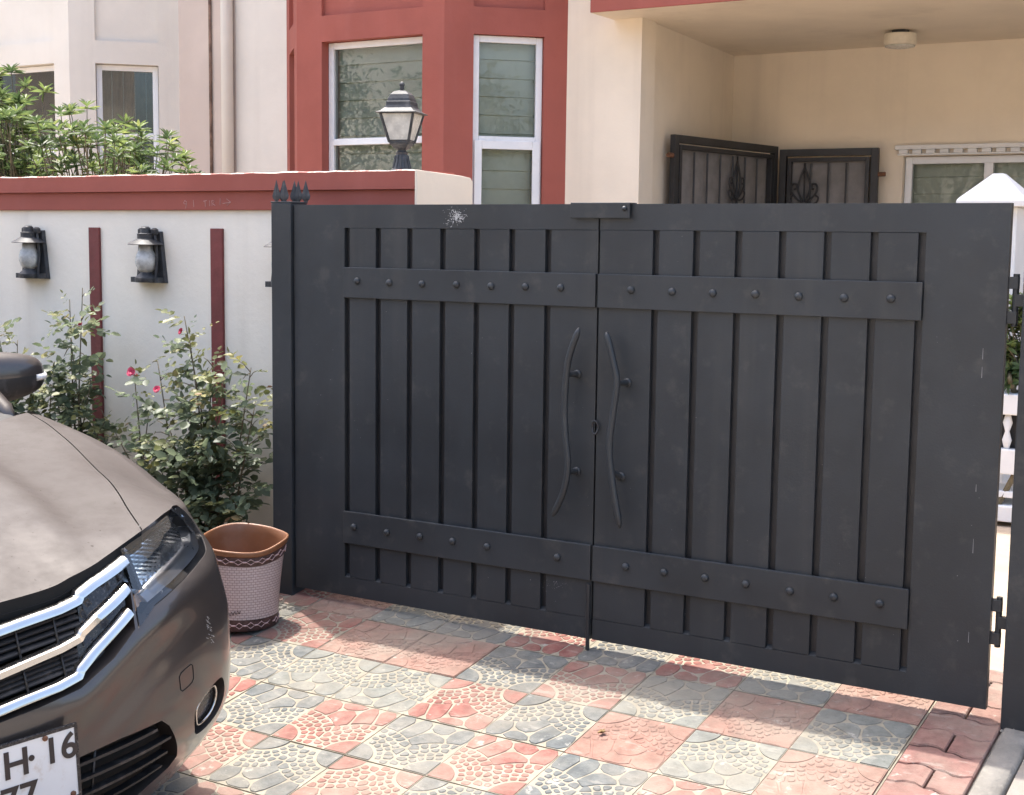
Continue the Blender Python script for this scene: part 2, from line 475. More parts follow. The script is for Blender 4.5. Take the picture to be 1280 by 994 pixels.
variants = {
    'pink': [tile_mesh(s, (M['t_pink'], M['g_cream'])) for s in (1, 2, 3)],
    'grey': [tile_mesh(s, (M['t_grey'], M['g_cream'])) for s in (4, 5, 6)],
    'peach': [tile_mesh(s, (M['t_peach'], M['t_peach'])) for s in (7, 8)],
    'pale': [tile_mesh(s, (M['t_pale'], M['g_cream'])) for s in (9, 10)],
}
pav = sheet('pavement', -1.5, 2.286, -2.55, .4595, -.007, M['g_cream'], 1, [y for y in ysl if -2.55 <= y <= .19] + [.4595])
struct(pav)
special = {(2, 1): 'peach', (3, 0): 'peach', (-1, 0): 'peach', (-2, -1): 'pale', (-2, 0): 'peach', (3, -1): 'pale', (3, 1): 'pale', (4, 0): 'pale', (4, 1): 'peach', (-3, -1): 'peach', (4, -1): 'peach', (-2, 1): 'pale', (-1, 1): 'pale'}
for j in range(-2, 10):
    for i in range(-9, 5):
        x = TX0 + TS * (i + .5); y = TY0 - TS * (j + .5)
        if j < 0 and x < -.1: continue
        if x < -1.5 + TS / 2: continue
        kind = special.get((i, j)) or ('grey' if (i + j) % 2 == 0 else 'pink')
        if (i, j) not in special and rnd.random() < .12: kind = {'grey': 'pale', 'pink': 'peach'}[kind]
        me = rnd.choice(variants[kind])
        o = bpy.data.objects.new('tile', me); col.objects.link(o)
        sl = (zg(x, y + .1) - zg(x, y - .1)) / .2
        flip = (j % 2 == 0)               # quarter discs on the street side of even rows
        o.rotation_euler = (math.atan(sl) * (-1 if flip else 1) + rnd.uniform(-.004, .004), rnd.uniform(-.005, .005), math.pi if flip else 0)
        o.location = (x, y, zg(x, y) + rnd.uniform(-.0007, .0007))
        o.parent = pav

# interlocking pink pavers beside the tiles
pst = sheet('paver_strip', 2.2885, 2.4905, -2.55, .4595, -.010, M['kerb'], 1, [y for y in ysl if -2.55 <= y <= .19] + [.4595]); struct(pst)
def paver_poly(x0, x1, d, amp):
    xs = np.linspace(x0, x1, 9); pat = [0, 0, 1, 1, .0, -.0, -1, -1, 0]
    low = [(float(x), amp * p) for x, p in zip(xs, pat)]
    return low, [(x, y + d) for x, y in low]
lo, hi = paver_poly(-.1, .1, .104, .014)
pm = []
for a, b in ((0, 5), (4, 9)):
    pass
def paver_mesh(poly):
    mb = MB(); top = shrink(poly, .004)
    n = len(poly)
    vs = [(x, y, -.03) for x, y in poly] + [(x, y, -.004) for x, y in poly] + [(x, y, 0) for x, y in top]
    mb.add(vs, [(k * n + i, k * n + (i + 1) % n, (k + 1) * n + (i + 1) % n, (k + 1) * n + i) for k in (0, 1) for i in range(n)] + [tuple(range(2 * n, 3 * n))])
    me = bpy.data.meshes.new('paver'); me.from_pydata(mb.v, [], mb.f); me.materials.append(M['paver']); me.update(); return me
full = lo + hi[::-1]
halfL = [p for p in lo if p[0] <= .001] + [p for p in hi[::-1] if p[0] <= .001]
halfR = [p for p in lo if p[0] >= -.001] + [p for p in hi[::-1] if p[0] >= -.001]
def shr(poly, g): 
    ys_ = [p[1] for p in poly]; my = (min(ys_) + max(ys_)) / 2; xs_ = [p[0] for p in poly]; mx = (min(xs_) + max(xs_)) / 2
    return [(mx + (x - mx) * (1 - g / (max(xs_) - min(xs_))), my + (y - my) * (1 - g / (max(ys_) - min(ys_)))) for x, y in poly]
pms = [paver_mesh(shr(full, .006)), paver_mesh(shr(halfL, .006)), paver_mesh(shr(halfR, .006))]
y = -2.5; k = 0
while y < .34:
    for me in ((pms[0],) if k % 2 else (pms[1], pms[2])):
        o = bpy.data.objects.new('paver', me); col.objects.link(o); o.parent = pst
        o.location = (2.389, y, zg(2.4, y + .05) + rnd.uniform(-.0015, .0015))
        o.rotation_euler = (math.atan((zg(2.4, y + .1) - zg(2.4, y)) / .1) + rnd.uniform(-.006, .006), rnd.uniform(-.006, .006), 0)
    y += .104; k += 1
# cement edging
mb = MB()
ks = [-2.55 + .06 * i for i in range(46)]
ring = []
vs = []; 
for yy in ks:
    z = zg(2.53, yy); w = rnd.uniform(-.005, .005)
    vs += [(2.4925, yy, z - .04), (2.494 + w * .3, yy, z + .001 + w * .3), (2.500, yy, z + .006 + w * .4), (2.560 + w, yy, z + .004 + w * .4), (2.567 + w, yy, z - .008), (2.569, yy, z - .04)]
fs = [(a * 6 + b, a * 6 + b + 1, a * 6 + 7 + b, a * 6 + 6 + b) for a in range(len(ks) - 1) for b in range(5)]
mb.add(vs, fs + [tuple(range(5, -1, -1)), tuple(range(len(vs) - 6, len(vs)))])
struct(mb.build('kerb', M['kerb'], smooth=True, angle=60))

# ------------------------------------------------------------------ gate
def bolt(x, z, y0, parent, rad=.0125):
    mb = MB(); pr = [(rad, 0), (rad * .97, .003), (rad * .8, .007), (rad * .45, .0095), (.001, .0105)]
    mb.lathe(pr, 14, (x, y0, z), axis='y')
    return mb.build('bolt', M['gate'], parent, smooth=True)

ZB, ZT = .020, 1.396
def leaf(name, label, x0, x1, slots, stile_left, bands, rows, missing=()):
    root = empty(name, (x0, 0, 0), label, 'gate')
    sw = .0108
    mb = MB()
    s0, s1 = slots[0] - sw, slots[-1] + sw
    # frame: wide hinge stile, rails; meeting stile is the last wide plank
    if stile_left:
        mb.box(x0, s0, 0, .024, ZB, ZT); mb.box(s0, x1, 0, .024, 1.317, ZT); mb.box(s0, x1, 0, .024, ZB, .087)
    else:
        mb.box(s1, x1, 0, .024, ZB, ZT); mb.box(x0, s1, 0, .024, 1.317, ZT); mb.box(x0, s1, 0, .024, ZB, .087)
    for s in slots:   # small sloping lip at the foot of each groove
        mb.prism([(s - sw, 0), (s + sw, 0), (s + sw, 1), (s - sw, 1)], lambda x, t: (x, .001 + .016 * t, .087), lambda x, t: (x, .001 + .016 * t, .0872 + .010 * t))
    mb.build('frame', M['gate'], root, bevel=.005)
    MB().box(x0 + .012, x1 - .012, .0185, .023, ZB + .02, ZT - .02).build('back_sheet', M['black_iron'], root)
    edges = [s for s in slots]
    if stile_left: cuts = [(slots[i] + sw, slots[i + 1] - sw) for i in range(len(slots) - 1)] + [(slots[-1] + sw, x1)]
    else: cuts = [(x0, slots[0] - sw)] + [(slots[i] + sw, slots[i + 1] - sw) for i in range(len(slots) - 1)]
    for a, b in cuts:
        MB().box(a, b, .0008 + rnd.uniform(0, .0009), .0183, .0875, 1.3165).build('plank', M['gate'], root, bevel=.0015)
    bx0, bx1 = bands
    for z0, z1, zb, row in ((1.077, 1.182, 1.1345, rows[0]), (.212, .327, .2745, rows[1])):
        bd = MB().box(bx0, bx1, -.011, .0004, z0, z1).build('band', M['gate'], root, bevel=.002)
        for x in row: bolt(x, zb + rnd.uniform(-.002, .002), -.0112, bd)
    return root

SL = [.2355, .3690, .5005, .6345, .7685, .9030, 1.0365]
SR = [1.4115, 1.5440, 1.6775, 1.8115, 1.9450, 2.0785, 2.2105]
upL = [.289, .425, .560, .698, .832, .962, 1.091]; loL = [.275, .418, .557, .691, .828, 1.095]
upR = [1.337, 1.474, 1.606, 1.739, 1.870, 2.003, 2.135]; loR = [1.340, 1.471, 1.607, 1.738, 1.875, 2.007, 2.140]
gl = leaf('gate_leaf', 'charcoal metal gate leaf next to the spiked post, one bolt missing from its lower band', .0, 1.2145, SL, True, (.226, 1.2135), (upL, loL))
gr = leaf('gate_leaf', 'charcoal metal gate leaf hinged at the plain post by the gap', 1.2205, 2.441, SR, False, (1.2215, 2.2195), (upR, loR))
gl['group'] = gr['group'] = 'leaves of the double gate'

def spline(pts, n=8):
    P_ = [np.array(p, float) for p in pts]; P_ = [2 * P_[0] - P_[1]] + P_ + [2 * P_[-1] - P_[-2]]
    o = []
    for i in range(1, len(P_) - 2):
        for t in np.linspace(0, 1, n, endpoint=False):
            a, b, c, d = P_[i - 1:i + 3]
            o.append(tuple(.5 * (2 * b + (c - a) * t + (2 * a - 5 * b + 4 * c - d) * t * t + (3 * b - a - 3 * c + d) * t ** 3)))
    return o + [tuple(P_[-2])]
def handle(pts, posts, parent):
    path = spline(pts, 8)
    k = len(path)
    rad = [.0105] * k
    for i, f in ((0, .35), (1, .85), (k - 1, .35), (k - 2, .85)): rad[i] = .0105 * f
    h = MB().tube(path, rad, 12).build('handle', M['gate'], parent, smooth=True)
    for (px, pz), (qx, qz) in posts:
        m_ = MB(); m_.tube([(px, -.055, pz), ((px + qx) / 2, -.035, (pz + qz) / 2), (qx, -.006, qz)], [.008, .008, .010], 10)
        m_.lathe([(.014, 0), (.014, .004), (.010, .008)], 14, (qx, .0, qz), axis='y')
        m_.build('standoff', M['gate'], h, smooth=True, angle=40)
    return h
hy = -.055
handle([(1.183, hy, 1.015), (1.146, hy, .906), (1.137, hy, .770), (1.142, hy, .675), (1.152, hy, .587), (1.140, hy, .504), (1.101, hy, .415)], [((1.140, .868), (1.150, .866)), ((1.150, .56), (1.155, .557))], gl)
handle([(1.278, hy, 1.007), (1.305, hy, .915), (1.318, hy, .85), (1.306, hy, .75), (1.297, hy, .65), (1.311, hy, .54), (1.339, hy, .405)], [((1.316, .852), (1.326, .85)), ((1.300, .585), (1.312, .555))], gr)
MB().box(1.200, 1.236, .0245, .029, ZB + .01, ZT - .01).build('cover_strip', M['gate'], gl)
# latch plate over the meeting line, key ring, drop bolt
lp = MB().box(1.123, 1.329, -.016, -.0115, 1.352, 1.4).box(1.123, 1.329, -.0115, .034, 1.3962, 1.4).build('latch_plate', M['gate'], gr, bevel=.002)
bolt(1.312, 1.382, -.0162, lp, .008)
th = [2 * math.pi * i / 16 for i in range(16)]
MB().tube([(1.221 + .010 * math.cos(a), -.006 - .006 * abs(math.sin(a)), .703 + .021 * math.sin(a)) for a in th], .0035, 8, closed=True).build('pull_ring', M['black_iron'], gr, smooth=True)
MB().tube([(1.2085, -.008, .20), (1.2085, -.008, zg(1.2, 0) + .001)], .0065, 10).build('drop_bolt', M['black_iron'], gl, smooth=True, angle=40)
# pale smear and paint nicks on the left leaf
r2 = random.Random(5)
mb = MB()
def fleck(cx, cz, s, y=-.0006):
    k = r2.randint(4, 6); a0 = r2.random() * 6
    mb.add([(cx + s * r2.uniform(.5, 1.2) * math.cos(a0 + 2 * math.pi * i / k), y, cz + s * r2.uniform(.4, 1.1) * math.sin(a0 + 2 * math.pi * i / k)) for i in range(k)], [tuple(range(k))])
def streak(cx, cz, a, l, w, y=-.0006):
    u, v = math.cos(a), math.sin(a)
    mb.add([(cx - v * w * .6, y, cz + u * w * .6), (cx + u * l * .5 - v * w, y, cz + v * l * .5 + u * w), (cx + u * l, y, cz + v * l), (cx + u * l * .6 + v * w, y, cz + v * l * .6 - u * w), (cx + v * w * .5, y, cz - u * w * .5)], [(0, 1, 2, 3, 4)])
for k in range(110):
    a = r2.random() * 6.28; q = abs(r2.gauss(0, .017))
    streak(.690 + 1.15 * q * math.cos(a), min(1.384, 1.356 + .75 * q * math.sin(a)), a + r2.gauss(0, .5), r2.uniform(.002, .011), r2.uniform(.0004, .0014), -.0006 - k * .000002)
for _ in range(60):
    a = r2.random() * 6.28; q = abs(r2.gauss(0, .024))
    fleck(.688 + 1.2 * q * math.cos(a), min(1.388, 1.357 + .8 * q * math.sin(a)), r2.uniform(.0005, .0014), -.0003)
for _ in range(14): fleck(.655 + r2.gauss(0, .012), 1.333 + r2.gauss(0, .008), r2.uniform(.0006, .002))
struct(mb.build('paint_smear', M['fleck'], gl, recalc=False), 'stuff')
mb = MB()
for _ in range(46): fleck(r2.uniform(.02, 1.2), r2.uniform(.1, 1.05), r2.uniform(.0005, .0018), -.0004)
for _ in range(40): fleck(1.07 + r2.gauss(0, .035), .19 - abs(r2.gauss(0, .012)), r2.uniform(.0005, .002), -.0004)
struct(mb.build('paint_nick', M['nick'], gl, recalc=False), 'stuff')
mb = MB()
for _ in range(40): fleck(r2.uniform(1.25, 2.42), r2.uniform(.1, 1.35), r2.uniform(.0004, .0016), -.0004)
for z, l in ((.98, .03), (.93, .03), (.45, .04), (.20, .03), (.62, .02)): mb.add([(2.385, -.0004, z), (2.387, -.0004, z), (2.3865, -.0004, z + l), (2.3855, -.0004, z + l)], [(0, 1, 2, 3)])
struct(mb.build('paint_nick', M['nick'], gr, recalc=False), 'stuff')

# posts
pl = empty('gate_post', (-.048, .03, 0), 'square charcoal gate post topped with a cluster of spear points', 'gate post', 'posts of the double gate')
MB().box(-.096, -.006, -.012, .08, -.04, 1.402).build('shaft', M['gate'], pl, bevel=.003)
MB().box(-.097, -.004, -.013, .081, 1.4023, 1.408).build('cap', M['gate'], pl, bevel=.0015)
def spear(x, y, rz, h=.076):
    m_ = MB()
    pr = [(0, .007), (.004, .008), (.010, .014), (.020, .0165), (.040, .0105), (h, .0006)]
    vs = []
    c_, s_ = math.cos(rz), math.sin(rz)
    for z, w in pr:
        for u, v in ((w, 0), (0, w * .32), (-w, 0), (0, -w * .32)):
            vs.append((x + u * c_ - v * s_, y + u * s_ + v * c_, 1.4082 + z))
    fs = [(i * 4 + j, i * 4 + (j + 1) % 4, i * 4 + 4 + (j + 1) % 4, i * 4 + 4 + j) for i in range(len(pr) - 1) for j in range(4)] + [(3, 2, 1, 0), (20, 21, 22, 23)]
    m_.add(vs, fs); return m_.build('spear_point', M['iron_dusty'], pl, bevel=.0005)
for x, y, rz in ((-.077, -.004, .2), (-.040, -.004, .35), (-.080, .036, 1.2), (-.060, .074, .5), (-.044, .076, .3), (-.006, .072, .45)): spear(x, y, rz)
prt = empty('gate_post', (2.53, .03, 0), 'plain square charcoal gate post at the right edge of the picture', 'gate post', 'posts of the double gate')
MB().box(2.484, 2.585, -.014, .085, -.06, 1.41).build('shaft', M['gate'], prt, bevel=.003)
MB().box(2.480, 2.589, -.018, .089, 1.4103, 1.416).build('cap', M['gate'], prt, bevel=.0015)
def hinge(x, z, parent, r_=.009, h=.11):
    m_ = MB(); m_.tube([(x, .012, z - h / 2), (x, .012, z + h / 2)], r_, 12)
    m_.build('hinge', M['gate'], parent, smooth=True, angle=40)
for z in (1.15, .26): hinge(-.003, z, pl, .0085, .12)
for z, par in ((1.14, gr), (.265, gr)):
    m_ = MB(); m_.box(2.4405, 2.466, .006, .03, z + .03, z + .062); m_.box(2.4405, 2.466, .006, .03, z - .062, z - .03)
    m_.tube([(2.459, .018, z - .07), (2.459, .018, z + .07)], .0085, 12); m_.box(2.459, 2.483, .008, .028, z - .016, z + .016)
    m_.build('hinge', M['gate'], par, bevel=.001)

# ------------------------------------------------------------------ boundary wall
bw = empty('boundary_wall', (-3, .35, 0), 'off-white plastered boundary wall with stepped red coping and dark red strips', 'wall')
MB().box(-9, .330, .28, .48, -.1, 1.384).build('wall_panel', M['wall_white'], bw)
MB().box(-9, .3382, .265, .495, 1.3842, 1.4585).build('lower_coping', M['red'], bw, bevel=.003)
def rough_top(x0, x1, y0, y1, z0, z1, seed):
    r_ = random.Random(seed); n = int((x1 - x0) / .04)
    mb = MB(); vs = []
    for i in range(n + 1):
        x = x0 + (x1 - x0) * i / n; j = r_.uniform(-.0022, .0022); k = r_.uniform(-.002, .002)
        vs += [(x, y0, z0), (x, y0 + .0015 + k * .4, z1 - .004 + j * .6), (x, y0 + .007 + k, z1 + j), (x, y1 - .006, z1 + j * .5), (x, y1, z0)]
    fs = []; mi = []
    for i in range(n):
        for b in range(5):
            a = i * 5 + b; a2 = i * 5 + (b + 1) % 5
            fs.append((a, a2, a2 + 5, a + 5)); mi.append(1 if b == 2 else (1 if b == 1 else 0))
    mb.add(vs, fs); mb.m = mi
    mb.add([vs[i] for i in range(5)] + [vs[-5 + i] for i in range(5)], [(4, 3, 2, 1, 0), (5, 6, 7, 8, 9)], 0)
    return mb
rough_top(-9, .3425, .25, .51, 1.4588, 1.527, 3).build('upper_coping', [M['red'], M['top_plaster']], bw)
for x0, x1 in ((-2.03, -1.968), (-1.342, -1.280), (-.655, -.592)):
    MB().box(x0, x1, .268, .2802, .30, 1.313).build('strip', M['red_strip'], bw, bevel=.002)
# cream return where the wall turns in towards the house
pts = [(.545 - .2, 1.527), (.545, 1.5175), (.60, 1.514), (.615, 1.500)]
mb = MB(); poly = [(.2502, -.1), (.615, -.1), (.615, 1.498), (.600, 1.512), (.545, 1.517), (.2502, 1.5262)]
mb.prism(poly, lambda y, z: (.3428, y, z), lambda y, z: (.352, y, z)); mb.prism([(.512, -.1), (.612, -.1), (.612, 1.496), (.512, 1.515)], lambda y, z: (.2, y, z), lambda y, z: (.3426, y, z))
mb.build('return_face', M['cream'], bw, bevel=.002)
strokes = [[(-.791, 1.413), (-.785, 1.422), (-.775, 1.418), (-.775, 1.409), (-.787, 1.409), (-.791, 1.413)], [(-.775, 1.413), (-.78, 1.391)], [(-.738, 1.424), (-.736, 1.396)], [(-.685, 1.419), (-.666, 1.422)], [(-.676, 1.419), (-.674, 1.397)], [(-.652, 1.422), (-.651, 1.4)], [(-.637, 1.422), (-.624, 1.419), (-.636, 1.41), (-.622, 1.402)], [(-.64, 1.422), (-.639, 1.401)], [(-.595, 1.43), (-.597, 1.404)], [(-.583, 1.41), (-.543, 1.414)], [(-.563, 1.428), (-.541, 1.415), (-.56, 1.402)]]
mb = MB()
for s in strokes: mb.tube([(x, .2646, z) for x, z in s], .0013, 5)
sc_ = mb.build('scratched_writing', mat('scratch', (.50, .30, .27), .9, var=.2, vs=60), bw); sc_['label'] = 'thin pale scratched writing on the red coping'

# ------------------------------------------------------------------ wall lanterns
def wall_lantern():
    root = empty('wall_lantern', (0, .28, 1.2))
    Y = .28
    # tapered back plate
    mb = MB()
    vs = [(-.086, 0, 1.09), (.086, 0, 1.09), (.060, 0, 1.30), (-.060, 0, 1.30)]
    b = [(x, Y - .0004, z) for x, y, z in vs]; f_ = [(x * .93, Y - .016, z + (.005 if z < 1.2 else -.004)) for x, y, z in vs]
    mb.add(b + f_, [(0, 1, 2, 3), (7, 6, 5, 4), (0, 4, 5, 1), (1, 5, 6, 2), (2, 6, 7, 3), (3, 7, 4, 0)])
    mb.build('back_plate', M['iron_dusty'], root, bevel=.002)
    cy = Y - .050; ox = .012
    mb = MB(); mb.lathe([(.042, 1.094), (.045, 1.1), (.045, 1.112), (.036, 1.121), (.024, 1.130), (.022, 1.138)], 24, (ox, cy, 0)); mb.box(-.076, .076, cy, Y - .014, 1.093, 1.114)
    mb.build('base', M['iron_dusty'], root, smooth=True, angle=35)
    mb = MB(); mb.lathe([(.022, 1.134), (.034, 1.147), (.0425, 1.170), (.0430, 1.186), (.038, 1.206), (.029, 1.222), (.025, 1.252)], 28, (ox, cy, 0))
    mb.build('globe', M['globe'], root, smooth=True)
    mb = MB(); mb.lathe([(.070, 1.2445), (.072, 1.2465), (.062, 1.2535), (.04, 1.266), (.033, 1.270), (.033, 1.284), (.034, 1.289), (.022, 1.292), (.020, 1.312), (.012, 1.318)], 32, (ox, cy, 0))
    mb.build('shade', M['iron_dusty'], root, smooth=True, angle=35)
    for sx in (-1, 1):
        mb = MB(); mb.tube([(ox + sx * .042, cy + .01, 1.11), (ox + sx * .050, cy + .012, 1.19), (ox + sx * .044, cy + .012, 1.262), (ox + sx * .036, cy + .012, 1.295)], .006, 8)
        mb.lathe([(.012, 1.286), (.016, 1.292), (.016, 1.306), (.008, 1.312)], 12, (ox + sx * .036, cy + .014, 0))
        mb.build('side_bar', M['iron_dusty'], root, smooth=True, angle=40)
    return root
wl = wall_lantern()
wl.location.x = -.981
tag(wl, 'black wall lantern with round glass globe between the two dark red strips', 'lantern', 'lanterns on the boundary wall')
for x, lb in ((-1.680, 'black wall lantern with round glass globe at the far left end of the wall'), (-.262, 'black wall lantern mostly hidden behind the spiked gate post')):
    c2 = copy_tree(wl); c2.location.x = x; c2['label'] = lb

# ------------------------------------------------------------------ post lantern on the wall
lx, ly, z0 = .196, .375, 1.527
pl2 = empty('post_lantern', (lx, ly, z0), 'black four-sided lantern on a short fluted stem on top of the red coping', 'lantern')
mb = MB(); mb.lathe([(.040, 0), (.040, .006), (.034, .012), (.027, .035), (.023, .06), (.021, .062), (.023, .070), (.016, .076), (.016, .082)], 20, (lx, ly, z0 - .001))
for i in range(12):
    a = 2 * math.pi * i / 12
    mb.tube([(lx + .033 * math.cos(a), ly + .033 * math.sin(a), z0 + .012), (lx + .027 * math.cos(a), ly + .027 * math.sin(a), z0 + .035), (lx + .023 * math.cos(a), ly + .023 * math.sin(a), z0 + .058)], .0032, 5)
mb.build('stem', M['iron_dusty'], pl2, smooth=True, angle=40)
RZ = R(18)
def sq(half, z, rz=RZ):
    half = half * .80
    return [(lx + half * (u * math.cos(rz) - v * math.sin(rz)), ly + half * (u * math.sin(rz) + v * math.cos(rz)), z0 + z) for u, v in ((-1, -1), (1, -1), (1, 1), (-1, 1))]
def sqloft(levels, caps=True, mi=0):
    mb = MB(); vs = []
    for h_, z in levels: vs += sq(h_, z)
    fs = [(i * 4 + j, i * 4 + (j + 1) % 4, i * 4 + 4 + (j + 1) % 4, i * 4 + 4 + j) for i in range(len(levels) - 1) for j in range(4)]
    if caps: fs += [(3, 2, 1, 0), tuple(range(len(vs) - 4, len(vs)))]
    return mb.add(vs, fs, mi)
sqloft([(.018, .078), (.030, .085), (.044, .097), (.047, .104), (.047, .108)]).build('cup', M['iron_dusty'], pl2, bevel=.002)
sqloft([(.0445, .1083), (.076, .206)]).build('pane', M['frost'], pl2)
for i in range(4):
    a = Vector(sq(.0455, .105)[i]); b = Vector(sq(.0775, .2075)[i])
    MB().tube([a, b], .0052, 6).build('corner_bar', M['iron_dusty'], pl2)
MB().add(sq(.047, .1086) + sq(.0415, .1086) + sq(.0485, .1135) + sq(.043, .1135), [(0, 1, 9, 8), (1, 2, 10, 9), (2, 3, 11, 10), (3, 0, 8, 11)]).build('lower_rim', M['iron_dusty'], pl2)
rf = sqloft([(.076, .2062), (.094, .2085), (.097, .211), (.080, .2165), (.064, .228), (.058, .238), (.057, .251), (.0535, .2515), (.0505, .262), (.043, .277), (.030, .288), (.012, .293)]).build('roof', M['iron_dusty'], pl2, bevel=.0012)
MB().lathe([(.009, .291), (.006, .297), (.009, .301), (.006, .305), (.010, .311), (.010, .316), (.005, .322), (.001, .326)], 12, (lx, ly, z0)).build('finial', M['iron_dusty'], rf, smooth=True)

# ------------------------------------------------------------------ houses
def wall_seg(p0, p1, z0, z1, openings, thick=.2, reveal=.09):
    """wall from p0 to p1 (plan points, outside on the right hand side of travel), openings (u0,u1,za,zb,depth)"""
    mb = MB()
    d = Vector((p1[0] - p0[0], p1[1] - p0[1], 0)); L = d.length; d.normalize(); n = Vector((d.y, -d.x, 0))   # n points outside
    def Q(u, z, t=0): return (p0[0] + d.x * u - n.x * t, p0[1] + d.y * u - n.y * t, z)
    us = sorted({0, L, *[o[0] for o in openings], *[o[1] for o in openings]}); zs = sorted({z0, z1, *[o[2] for o in openings], *[o[3] for o in openings]})
    for i in range(len(us) - 1):
        for j in range(len(zs) - 1):
            uc = (us[i] + us[i + 1]) / 2; zc = (zs[j] + zs[j + 1]) / 2
            op = [o for o in openings if o[0] < uc < o[1] and o[2] < zc < o[3]]
            if op:
                if op[0][4] < .08:    # blind recessed panel
                    t = op[0][4]; mb.add([Q(us[i], zs[j], t), Q(us[i + 1], zs[j], t), Q(us[i + 1], zs[j + 1], t), Q(us[i], zs[j + 1], t)], [(0, 1, 2, 3)])
                continue
            mb.add([Q(us[i], zs[j]), Q(us[i + 1], zs[j]), Q(us[i + 1], zs[j + 1]), Q(us[i], zs[j + 1])], [(0, 1, 2, 3)])
            mb.add([Q(us[i], zs[j], thick), Q(us[i + 1], zs[j], thick), Q(us[i + 1], zs[j + 1], thick), Q(us[i], zs[j + 1], thick)], [(3, 2, 1, 0)])
    for u0, u1, za, zb, dp in openings:
        t = dp if dp < .08 else thick
        for a, b in (((u0, za), (u0, zb)), ((u1, zb), (u1, za)), ((u0, zb), (u1, zb)), ((u1, za), (u0, za))):
            mb.add([Q(*a), Q(*b), Q(*b, t), Q(*a, t)], [(0, 1, 2, 3)])
    for a, b in (((0, z0), (0, z1)), ((L, z1), (L, z0)), ((0, z1), (L, z1)), ((L, z0), (0, z0))):
        mb.add([Q(*a), Q(*b), Q(*b, thick), Q(*a, thick)], [(3, 2, 1, 0)])
    return mb, Q

def window(Q, u0, u1, za, zb, parent, setback=.055, transom=None, sash_low=False, mull=None, glass='glass', inner='blind', bars=0, fw=.042, name='window'):
    """frame bars (as quads with depth) in the plane setback behind the wall face, panes, and a blind behind"""
    def bar(a0, a1, b0, b1, t0=setback, t1=setback + .045):
        vs = [Q(a0, b0, t0), Q(a1, b0, t0), Q(a1, b1, t0), Q(a0, b1, t0), Q(a0, b0, t1), Q(a1, b0, t1), Q(a1, b1, t1), Q(a0, b1, t1)]
        return vs, [(0, 1, 2, 3), (7, 6, 5, 4), (0, 4, 5, 1), (1, 5, 6, 2), (2, 6, 7, 3), (3, 7, 4, 0)]
    e = .003
    mb = MB()
    u0 += e; u1 -= e; za += e; zb -= e
    mb.add(*bar(u0, u0 + fw, za, zb)); mb.add(*bar(u1 - fw, u1, za, zb)); mb.add(*bar(u0 + fw, u1 - fw, zb - fw, zb)); mb.add(*bar(u0 + fw, u1 - fw, za, za + fw))
    if mull: mb.add(*bar(mull - fw * .6, mull + fw * .6, za + fw, zb - fw, setback - .008))
    if transom:
        mb.add(*bar(u0 + fw, u1 - fw, transom - .022, transom + .022, setback - .004))
    if sash_low:
        w = .05
        for q in ((u0 + .012, u0 + .012 + w, za, transom - .005), (u1 - .012 - w, u1 - .012, za, transom - .005), (u0 + .012 + w, u1 - .012 - w, transom - .06, transom - .005)):
            mb.add(*bar(*q, setback - .016, setback - .0045))
    wf = mb.build(name, M['upvc'], parent, bevel=.003)
    def pane(a0, a1, b0, b1):
        t = setback + .022
        m_ = MB(); vs, fs = bar(a0, a1, b0, b1, t, t + .005); m_.add(vs, fs); m_.build('pane', M[glass], wf)
    spl = [u0 + fw * .8, u1 - fw * .8] if not mull else None
    hs = [(za + fw * .8, zb - fw * .8)] if not transom else [(za + fw * .8, transom - .02), (transom + .02, zb - fw * .8)]
    for b0, b1 in hs:
        if mull: pane(u0 + fw * .8, mull - .02, b0, b1); pane(mull + .02, u1 - fw * .8, b0, b1)
        else: pane(u0 + fw * .8, u1 - fw * .8, b0, b1)
    if bars:
        for i in range(bars):
            u = u0 + fw + (u1 - u0 - 2 * fw) * (i + .8) / (bars + .4)
            m_ = MB(); m_.tube([Q(u, za + .02, setback + .075), Q(u, zb - .02, setback + .075)], .005, 6); m_.build('guard_bar', M['upvc'], wf)
        m_ = MB(); m_.tube([Q(u0 + .02, transom or (za + zb) / 2, setback + .075), Q(u1 - .02, transom or (za + zb) / 2, setback + .075)], .006, 6); m_.build('guard_bar', M['upvc'], wf)
    if inner == 'blind':
        z = zb - .02; k = 0
        while z > za:
            z2 = max(za, z - .118)
            m_ = MB(); t = setback + .085
            m_.add([Q(u0 - .02, z, t + .004), Q(u1 + .02, z, t + .004), Q(u1 + .02, z2, t - .012), Q(u0 - .02, z2, t - .012), Q(u0 - .02, z2 - .002, t + .012), Q(u1 + .02, z2 - .002, t + .012)], [(0, 1, 2, 3), (3, 2, 5, 4)])
            m_.build('blind_fold', M['blind'], wf, recalc=False); z = z2; k += 1
    else:
        m_ = MB(); n = 26; t = setback + .12
        vs = []
        for i in range(n + 1):
            u = u0 - .02 + (u1 - u0 + .04) * i / n; q = t + .018 * math.sin(i * 1.9)
            vs += [Q(u, za, q), Q(u, zb, q)]
        m_.add(vs, [(2 * i, 2 * i + 2, 2 * i + 3, 2 * i + 1) for i in range(n)]); m_.build('curtain', M[inner], wf, smooth=True)
    return wf

